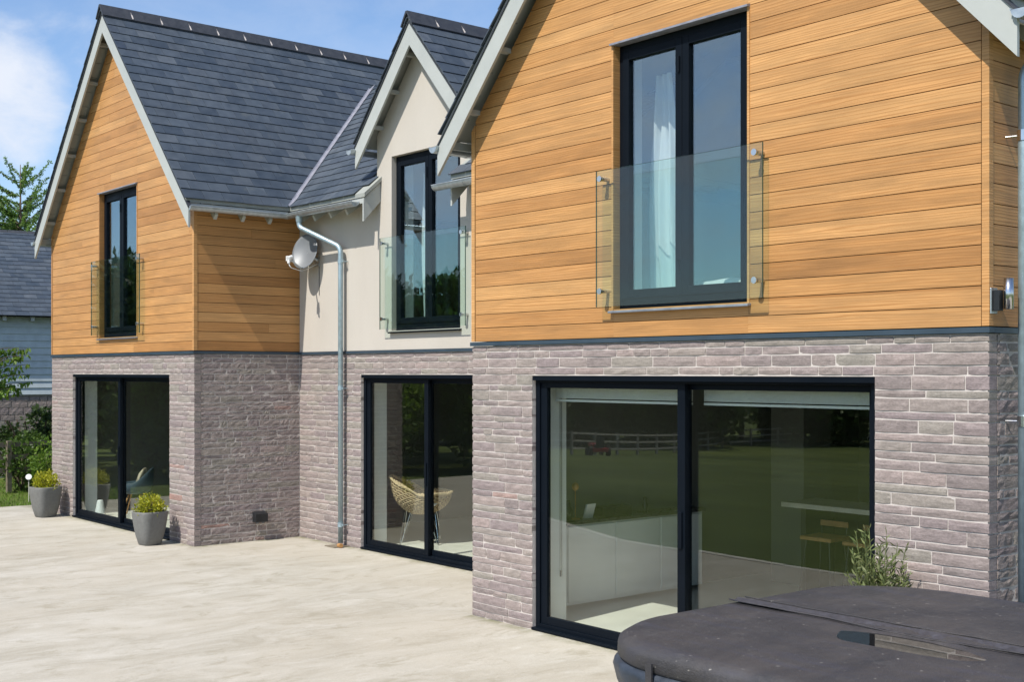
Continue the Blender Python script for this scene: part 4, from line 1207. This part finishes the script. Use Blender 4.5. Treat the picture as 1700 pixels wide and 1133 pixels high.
for sx in (-1, 1):
    for sy in (-1, 1): MB().tube([(sx * .10, sy * .10, .40), (sx * .24, sy * .22, 0)], [.016, .010], 8).build('leg', 'oak', t)
o = MB().lathe([(.02, -.06), (.12, -.05), (.2, -.01), (.2, .01), (.12, .05), (.02, .06)], 24, sq=4).build('cushion', 'patchwork', None, smooth=True)
o.location = (-10.06, .87, .62); o.rotation_euler = (R(72), 0, R(-35)); tag(o, 'beige patchwork cushion propped in the blue shell armchair', 'cushion')
small('white_lantern', 'small white cone lantern on the floor inside the far door', 'lantern', MB().lathe([(.10, 0), (.09, .02), (.05, .24), (.04, .26)], 20), 'white_paint', (-10.42, .32, .031), smooth=True)

# curtain and bed behind the upper right window
def curtain(x0, x1, y, z0, z1, label, folds=5, amp=.045, drift=0.):
    m = MB(); nx, nz = folds * 10, 14
    for s_ in (0, 1):
        for j in range(nz + 1):
            for i in range(nx + 1):
                u = i / nx; v = j / nz; w = 1 - .62 * (v if drift else 0)
                x = x0 + (x1 - x0) * u * w + drift * v
                m.v.append((x, y + amp * (math.sin(u * folds * 6.28 + 1.4 * math.sin(v * 2.6)) + .5 * math.sin(u * folds * 11 + v * 4)) * (.5 + .4 * (1 - v)) + .02 * math.sin(v * 7 + u * 3) + s_ * .004, z0 + (z1 - z0) * v))
    k = nx + 1; q = (nz + 1) * k
    for j in range(nz):
        for i in range(nx): m.f += [(j * k + i, j * k + i + 1, (j + 1) * k + i + 1, (j + 1) * k + i), (q + j * k + i, q + (j + 1) * k + i, q + (j + 1) * k + i + 1, q + j * k + i + 1)]
    m.m = [0] * len(m.f); o = m.build('curtain', 'curtain_cloth', None, smooth=True, recalc=False)
    return tag(o, label, 'curtain')
curtain(1.90, 2.42, .46, 2.75, 5.02, 'white curtain hanging in folds behind the near upstairs window', 3, .06, .14)
curtain(-3.80, -3.55, YM + .46, 2.75, 5.05, 'pale curtain gathered behind the middle upstairs window', 3, .04)
curtain(-8.72, -8.42, .44, 2.75, 5.0, 'pale curtain gathered behind the far left upstairs window', 3, .04)
t = thing('bed', 'white bed with rumpled duvet low behind the near upstairs window', 'bed', (3.1, 1.7, 2.70))
MB().box(-.9, 1.0, -.9, .9, .12, .42).build('mattress', 'cushion_white', t, bevel=.05)
m = MB(); g = 26
for j in range(g + 1):
    for i in range(g + 1):
        x, y = -.95 + 1.9 * i / g, -.95 + 1.9 * j / g; e = min(i, g - i, j, g - j) / g
        m.v.append((x, y, .43 + min(e * 2, .09) + .05 * mnoise.noise(Vector((x * 3, y * 3, 1)))))
m.f = [(j * (g + 1) + i, j * (g + 1) + i + 1, (j + 1) * (g + 1) + i + 1, (j + 1) * (g + 1) + i) for j in range(g) for i in range(g)]; m.m = [0] * len(m.f)
m.build('duvet', 'cushion_white', t, smooth=True)
for sx in (-.85, .95):
    for sy in (-.85, .85): MB().box(sx - .03, sx + .03, sy - .03, sy + .03, 0, .12).build('leg', 'oak', t)

# ------------------------------------------------------------------ barn at the far left
bx, by = -20.0, 2.3; bdir = Vector((.12, .993, 0)).normalized(); bn = Vector((.993, -.12, 0)).normalized()
barn = thing('barn', 'blue grey weatherboarded barn with slate roof and stone plinth behind the hedge', 'barn', (bx, by, 0), math.atan2(bdir.y, bdir.x))
# local x along facade (bdir), local y = into the barn (-bn) ... local +y is 90 deg left of bdir = -bn
L0, L1 = -1.6, 9.0
MB().box(L0, L1, .03, 5.6, -.3, 1.86).build('plinth_wall', 'mortar', barn)
mst = MB()
zc = 0.0
while zc < 1.84:
    h = random.uniform(.09, .17); u = L0
    while u < L1:
        L = random.uniform(.16, .42); s_ = SV['stone_rough'][random.randrange(14)]
        mst.add([(u + x * (L - .015), .0 + y * .06, zc + zz * (min(h, 1.86 - zc) - .012)) for x, y, zz in s_.v], s_.f); u += L
    zc += h
tag(mst.build('stone', 'stone_rough', barn, recalc=False), kind='stuff')
MB().box(L0, L1, .05, 5.6, 1.86, 3.75).build('timber_wall', 'barn_board', barn)
zc = 1.88
while zc < 3.72:
    MB().yz([(-.028, zc), (-.006, zc + .168), (.049, zc + .168), (.049, zc)], L0, L1).build('weatherboard', 'barn_board', barn); zc += .158
for u in np.arange(-5.5, 9, .62): MB().box(u - .04, u + .04, -.26, .05, 3.60, 3.72).build('rafter_foot', 'barge_paint', barn)
MB().prism([(L0 - .2, -.32, 3.70), (L0 - .2, 2.9, 5.98), (L0 - .2, 6.1, 3.70)], [(L1 + .2, -.32, 3.70), (L1 + .2, 2.9, 5.98), (L1 + .2, 6.1, 3.70)]).build('roof', 'black_gap', barn)
mr_ = MB(); kb = 2.28 / 3.22; cb = 1 / math.sqrt(1 + kb * kb); O = Vector((L0 - .2, -.32, 3.71)); U = Vector((1, 0, 0)); V = Vector((0, 1, kb)).normalized(); N = Vector((0, -kb, 1)).normalized()
j = 0
while j * .19 < 3.22 / cb:
    u = -(.15 if j % 2 else 0)
    while u < L1 - L0 + .4:
        p = [(max(u, 0) + .002, j * .19), (min(u + .3, L1 - L0 + .4) - .002, j * .19), (min(u + .3, L1 - L0 + .4) - .002, min(j * .19 + .21, 3.22 / cb)), (max(u, 0) + .002, min(j * .19 + .21, 3.22 / cb))]
        if p[1][0] - p[0][0] > .03:
            A, B = slate_geo(p, j * .19, .19, O, U, V, N, False); mr_.prism(A, B)
        u += .3
    j += 1
tag(mr_.build('slate', 'slate', barn), kind='stuff')
for i in range(22):
    u = L0 - .2 + i * .48
    MB().prism([(u, 2.75, 5.87), (u, 2.9, 6.04), (u, 3.05, 5.87)], [(u + .465, 2.75, 5.87), (u + .465, 2.9, 6.04), (u + .465, 3.05, 5.87)]).build('ridge_tile', 'ridge_clay', barn)

# ------------------------------------------------------------------ vegetation
def crown_mesh(name, n, r, h, size, mat, lumps=26, seed=0, aspect=1.5):
    """leaf clumps spread through an uneven crown volume"""
    g = np.random.default_rng(seed)
    cl = g.normal(0, 1, (lumps, 3)); cl /= np.linalg.norm(cl, axis=1)[:, None]; cl *= (g.uniform(.25, 1, lumps) ** .5)[:, None]
    cl *= np.array([r, r, h / 2]) * .82
    rad = g.uniform(.22, .42, lumps) * r
    k = g.integers(0, lumps, n); d = g.normal(0, 1, (n, 3)); d /= np.linalg.norm(d, axis=1)[:, None]
    p = cl[k] + d * (rad[k] * g.uniform(.55, 1.08, n))[:, None]
    return leaf_cloud(name, mat, False, p, d + np.array([0, 0, .2]), size, aspect=aspect)
def trunk_mesh(h, r0, top=.7, limbs=9, seed=1, spread=.35):
    rd = random.Random(seed); m = MB()
    m.tube([(0, 0, 0), (rd.uniform(-.1, .1), rd.uniform(-.1, .1), h * .4), (rd.uniform(-.2, .2), rd.uniform(-.2, .2), h * .9)], [r0, r0 * .75, r0 * .15], 8)
    for i in range(limbs):
        z0 = h * rd.uniform(.22, .75); a = rd.uniform(0, 6.28); L = h * spread * rd.uniform(.6, 1)
        m.tube([(0, 0, z0), (math.cos(a) * L * .5, math.sin(a) * L * .5, z0 + L * .35), (math.cos(a) * L, math.sin(a) * L, z0 + L * .75)], [r0 * .4, r0 * .22, r0 * .05], 6)
    return m.mesh('trunk', 'bark', True)
kinds = []
for s_, mat in ((1, 'leaf_dark'), (2, 'leaf_mid'), (3, 'leaf_dark')):
    kinds.append((crown_mesh('crown', 6500, 3.3, 7.2, .42, mat, 34, s_), trunk_mesh(7.5, .22, seed=s_)))
def tree(kind, x, y, s, label, group, sz=None, zoff=0, cz=5.0):
    t = thing('tree', label, 'tree', (x, y, ground_z(x, y) + zoff), random.uniform(0, 6.28), group)
    t.scale = (s, s, sz or s)
    o = obj('crown', kinds[kind][0], t); o.location = (0, 0, cz); obj('trunk', kinds[kind][1], t)
    return t
# wood beyond the paddock fence (south of the house; mirrored in the glass)
k = 0
wood = 'trees of the wood beyond the paddock fence'
for i in range(58):
    a = R(186 + 86 * (i % 29) / 28 + random.uniform(-1.2, 1.2)); r_ = (72 if i < 29 else 80) + random.uniform(-3, 4) + max(0, (math.degrees(a) - 215)) * .55
    x, y = 4 + r_ * math.cos(a), r_ * math.sin(a)
    tree(i % 3, x, y, random.uniform(1.0, 1.2), 'broadleaf tree in the dark wood beyond the paddock fence', wood, random.uniform(.9, 1.1), cz=3.2 if i < 29 else 5.6)
# trees on the west side, close, mirrored in the far windows
west = 'garden trees west of the patio'
for (x, y, s_, lb) in ((-27, -8.5, .72, 'garden tree west of the patio nearest the far planter'), (-31, -14, .8, 'garden tree between its two neighbours west of the patio'), (-35, -20, .9, 'furthest garden tree in the row west of the patio'), (-24, -5.2, .5, 'smallest garden tree west of the patio'), (-27, -24, .8, 'garden tree standing nearest the lawn middle')):
    tree(1 if s_ < .8 else 0, x, y, s_, lb, west)

near = 'small trees at the south west corner of the patio'
for (x, y, s_, hz_, lb, kd) in ((-14.6, -9.3, .42, .55, 'small tree at the south west patio corner, nearest the patio', 1), (-17.2, -7.2, .45, .62, 'small tree west of the patio corner, middle of its group', 0), (-18.6, -11.2, .50, .66, 'small tree behind the patio corner shrubs', 1),
    (-16.4, -4.9, .36, .55, 'small tree nearest the barn end of its group', 0), (-20.6, -5.6, .5, .68, 'taller dark tree of the group west of the patio', 0), (-21.5, -14.2, .62, .7, 'rounded tree furthest from the house in its group', 1)):
    tree(kd, x, y, s_, lb, near, hz_)
NEARBUSH = ((-14.6, -8.4, 1.5, 2.7, 'leaf_mid', 'broad light green shrub by the south west patio corner'), (-15.6, -6.0, 1.4, 3.0, 'leaf_bright', 'tall fresh green shrub west of the patio'), (-17.6, -9.8, 1.9, 3.6, 'leaf_mid', 'large green shrub behind the patio corner'), (-18.3, -4.4, 1.7, 3.4, 'leaf_mid', 'large green shrub near the barn end'), (-21.0, -8.2, 2.2, 4.4, 'leaf_dark', 'dark green thicket west of the patio'), (-24.5, -11.5, 2.4, 4.6, 'leaf_mid', 'far thicket west of the lawn'), (-22.5, -2.6, 2.0, 4.2, 'leaf_dark', 'dark thicket beside the barn end'))
# larch behind the barn
def larch(x, y, h, label, seed, dens=1.0):
    rd = random.Random(seed); t = thing('larch_tree', label, 'tree', (x, y, -.03))
    m = MB(); m.tube([(0, 0, 0), (.05, 0, h * .5), (0, 0, h)], [h * .016, h * .009, .012], 8)
    pts, ds = [], []
    z_ = h * .25
    while z_ < h * .985:
        f_ = (h - z_) / h; L = h * .38 * f_ ** .62 * rd.uniform(.75, 1.15) + .12
        for q in range(3 if z_ > h * .85 else 5):
            a = rd.uniform(0, 6.28); rise = rd.uniform(.25, .75) * (1.35 if z_ > h * .75 else .8)
            P_ = [Vector((math.cos(a) * L * u, math.sin(a) * L * u, z_ + L * rise * u - .10 * L * math.sin(u * 3.1))) for u in (0, .25, .5, .75, 1)]
            m.tube(P_, [.035 * f_ + .012, .03 * f_ + .010, .022 * f_ + .009, .014 * f_ + .007, .006], 5)
            for u in np.arange(.12, 1.02, .035 / max(.4, L) * 1.3):
                i = min(3, int(u * 4)); b_ = P_[i].lerp(P_[i + 1], u * 4 - i)
                # hanging side twig with tufts
                tl = rd.uniform(.12, .42) * (1.1 - u * .6) * L * .42; ta = a + rd.choice((-1, 1)) * rd.uniform(.6, 1.3)
                e = b_ + Vector((math.cos(ta) * tl, math.sin(ta) * tl, -tl * rd.uniform(.2, .7)))
                if rd.random() < .5: m.tube([b_, e], [.006, .003], 3)
                for w in range(int((3 + tl * 26) * dens)):
                    c = b_.lerp(e, rd.random()); pts.append(c); ds.append((rd.uniform(-1, 1), rd.uniform(-1, 1), rd.uniform(-.2, 1)))
        z_ += h * rd.uniform(.018, .030)
    m.build('trunk', 'bark', t, smooth=True)
    leaf_cloud('foliage', 'needle', t, pts, ds, .085 * h / 10, aspect=2.2)
larch(-34.6, 6.9, 9.7, 'airy green larch rising above the barn roof ridge', 3, 2.3)
larch(-36.4, 5.7, 9.6, 'denser larch at the left edge of the photo behind the barn', 8, 2.2)
larch(-33.0, 4.3, 8.4, 'low larch left of the barn, at the picture edge', 5, 1.2)

# hedge shrubs by the barn
def bush(x, y, r, h, mat, label, n=2600, size=.09, seed=1, name='shrub', cat='shrub', z0=0, group='shrubs in the bed by the barn'):
    t = thing(name, label, cat, (x, y, z0 - .03), 0, group)
    me = crown_mesh('foliage', n, r, h, size, mat, 16, seed); o = obj('foliage', me, t); o.location = (0, 0, h * .52)
    m = MB()
    for k in range(9):
        a = k * .7; m.tube([(0, 0, 0), (math.cos(a) * r * .3, math.sin(a) * r * .3, h * .4), (math.cos(a) * r * .6, math.sin(a) * r * .6, h * .75)], .015, 5)
    m.build('stem', 'bark', t)
bush(-17.75, 1.75, 1.05, 1.85, 'leaf_dark', 'dark rounded shrub against the barn plinth, left one', 4200, .10, 11)
bush(-17.6, 2.9, 1.1, 1.85, 'leaf_mid', 'mid green rounded shrub against the barn plinth, right one', 4200, .10, 12)
bush(-15.3, 1.35, .72, 1.05, 'leaf_bright', 'low bright green shrub at the left edge beside the lawn', 2600, .07, 13)
bush(-15.1, 2.1, .75, 1.45, 'leaf_dark', 'glossy dark leaved shrub in front of the rail fence', 3000, .08, 14)
bush(-15.6, 2.95, .8, 1.3, 'leaf_dark', 'dark shrub close to the far corner of the house', 2600, .08, 15)
bush(-16.4, 1.0, .8, 1.1, 'leaf_mid', 'mid green shrub outside the left picture edge', 2600, .08, 16)
for i, (x, y, r_, h_, mt, lb) in enumerate(NEARBUSH): bush(x, y, r_, h_, mt, lb, 4200, .17, 40 + i, group='shrubs west of the patio')
bush(-16.4, 3.5, .8, 1.2, 'leaf_dark', 'dark shrub beside the far side of the house', 2600, .08, 17)
# young tree with bright leaves at the left edge
t = thing('young_tree', 'young tree with drooping bright green leaves at the left edge', 'tree', (-16.95, .42, -.03))
MB().tube([(0, 0, 0), (.03, .05, 1.4), (0, .1, 2.9)], [.05, .04, .015], 8).build('trunk', 'bark', t, smooth=True)
pts, ds = [], []; m = MB()
for k in range(34):
    a = random.uniform(-1.2, 2.6); z_ = random.uniform(1.75, 2.85); L = random.uniform(.3, 1.0)
    e = Vector((math.cos(a) * L * .5, math.sin(a) * L, z_ + L * .18)); s0 = Vector((0, .05, z_)); m.tube([s0, s0.lerp(e, .5) + Vector((0, 0, .06)), e], [.012, .008, .003], 4)
    for j in range(26):
        c = s0.lerp(e, random.uniform(.25, 1)); pts.append(c + Vector((0, 0, .03))); ds.append((random.uniform(-.5, .5), random.uniform(-.5, .5), -.9))
m.build('branch', 'bark', t)
leaf_cloud('foliage', 'leaf_bright', t, pts, ds, .13, aspect=2.3, jitter=.35)
# low rail fence between shrubs
t = thing('rail_fence', 'weathered timber rail fence running through the shrubs by the barn', 'fence', (-16.1, 2.0, -.03), R(90) + .1)
for i, xx in enumerate((-3.2, -1.4, .4, 2.2, 4.0)): MB().box(xx - .045, xx + .045, -.04, .04, 0, 1.05).build('post', 'old_timber', t)
for zz in (.45, .72, .97): MB().box(-3.3, 4.1, .041, .066, zz - .045, zz + .045).build('rail', 'old_timber', t)
t = thing('garden_cane', 'thin leaning bamboo cane beside the left stone corner', 'cane', (-12.45, .55, -.03))
MB().tube([(0, 0, 0), (-.18, .62, 1.25)], .008, 6).build('cane', 'straw', t)
t = thing('solar_light', 'small white disc garden light on a thin stake by the grass', 'garden light', (-14.0, .35, -.03))
MB().tube([(0, 0, 0), (0, 0, .46)], .008, 8).build('stake', 'pale_timber', t)
MB().tube([(0, 0, .46), (.02, -.01, .47)], .055, 18).build('disc', 'white_paint', t)

# paddock fence (mirrored in the glass)
fence_pts = [(-56, -26), (-38.3, -36.2), (-46.5, -57.6), (-46, -75), (-35, -92), (-8, -98), (30, -90)]
t = thing('paddock_fence', 'long pale post and rail fence between lawn and wood, mirrored in the glass', 'fence', (-38, -36, 0))
pm = MB().box(-.06, .06, -.06, .06, 0, 1.25).mesh('post', 'fence_timber'); rm = MB().box(0, 1, -.02, .02, -.05, .05).mesh('rail', 'fence_timber')
for (a, b_) in zip(fence_pts[:-1], fence_pts[1:]):
    L = math.dist(a, b_); k = round(L / 2.9)
    for i in range(k):
        p = Vector((a[0] + (b_[0] - a[0]) * i / k, a[1] + (b_[1] - a[1]) * i / k, 0)); q = Vector((a[0] + (b_[0] - a[0]) * (i + 1) / k, a[1] + (b_[1] - a[1]) * (i + 1) / k, 0))
        p.z, q.z = ground_z(p.x, p.y), ground_z(q.x, q.y)
        o = obj('post', pm, t); o.location = p - t.location
        for hz in (.35, .75, 1.15):
            o = obj('rail', rm, t); o.location = p - t.location + Vector((0, 0, hz)); dv = q - p
            o.rotation_euler = (0, -math.atan2(dv.z, math.hypot(dv.x, dv.y)), math.atan2(dv.y, dv.x)); o.scale.x = dv.length
# grass blades along the patio's left edge
n = 9000; gx = rng.uniform(-19, -13.12, n); gy = rng.uniform(-2.5, 4.5, n)
pts = np.stack([gx, gy, np.full(n, -.04)], 1)
o = leaf_cloud('grass', 'leaf_bright', None, pts, np.tile([0, 0, 1.], (n, 1)), .07, aspect=5, jitter=.35); tag(o, 'short bright grass beside the left edge of the patio', 'grass', kind='stuff')

# red ride-on mower by the far fence (mirrored in the near door)
mx_, my_ = -36.2, -36.0
t = thing('ride_on_mower', 'small red ride-on mower parked by the paddock fence, mirrored in the near door', 'mower', (mx_, my_, ground_z(mx_, my_)), R(30))
MB().box(-.75, .25, -.28, .28, .28, .62).build('bonnet', 'red_paint', t, bevel=.06)
MB().box(.1, .9, -.42, .42, .24, .44).build('body', 'red_paint', t, bevel=.05)
MB().box(.35, .8, -.22, .22, .44, .60).box(.74, .84, -.22, .22, .58, .98).build('seat', 'dark_plastic', t, bevel=.03)
MB().tube([(.05, 0, .6), (.2, 0, .92)], .02, 8).tube([(.2, -.16, .92), (.2, .16, .92)], .02, 8).build('steering_wheel', 'dark_plastic', t)
for (x_, y_, r_) in ((-.5, .36, .2), (-.5, -.36, .2), (.62, .46, .27), (.62, -.46, .27)):
    MB().tube([(x_, y_ - .08, r_), (x_, y_ + .08, r_)], r_, 18).build('wheel', 'tyre', t)
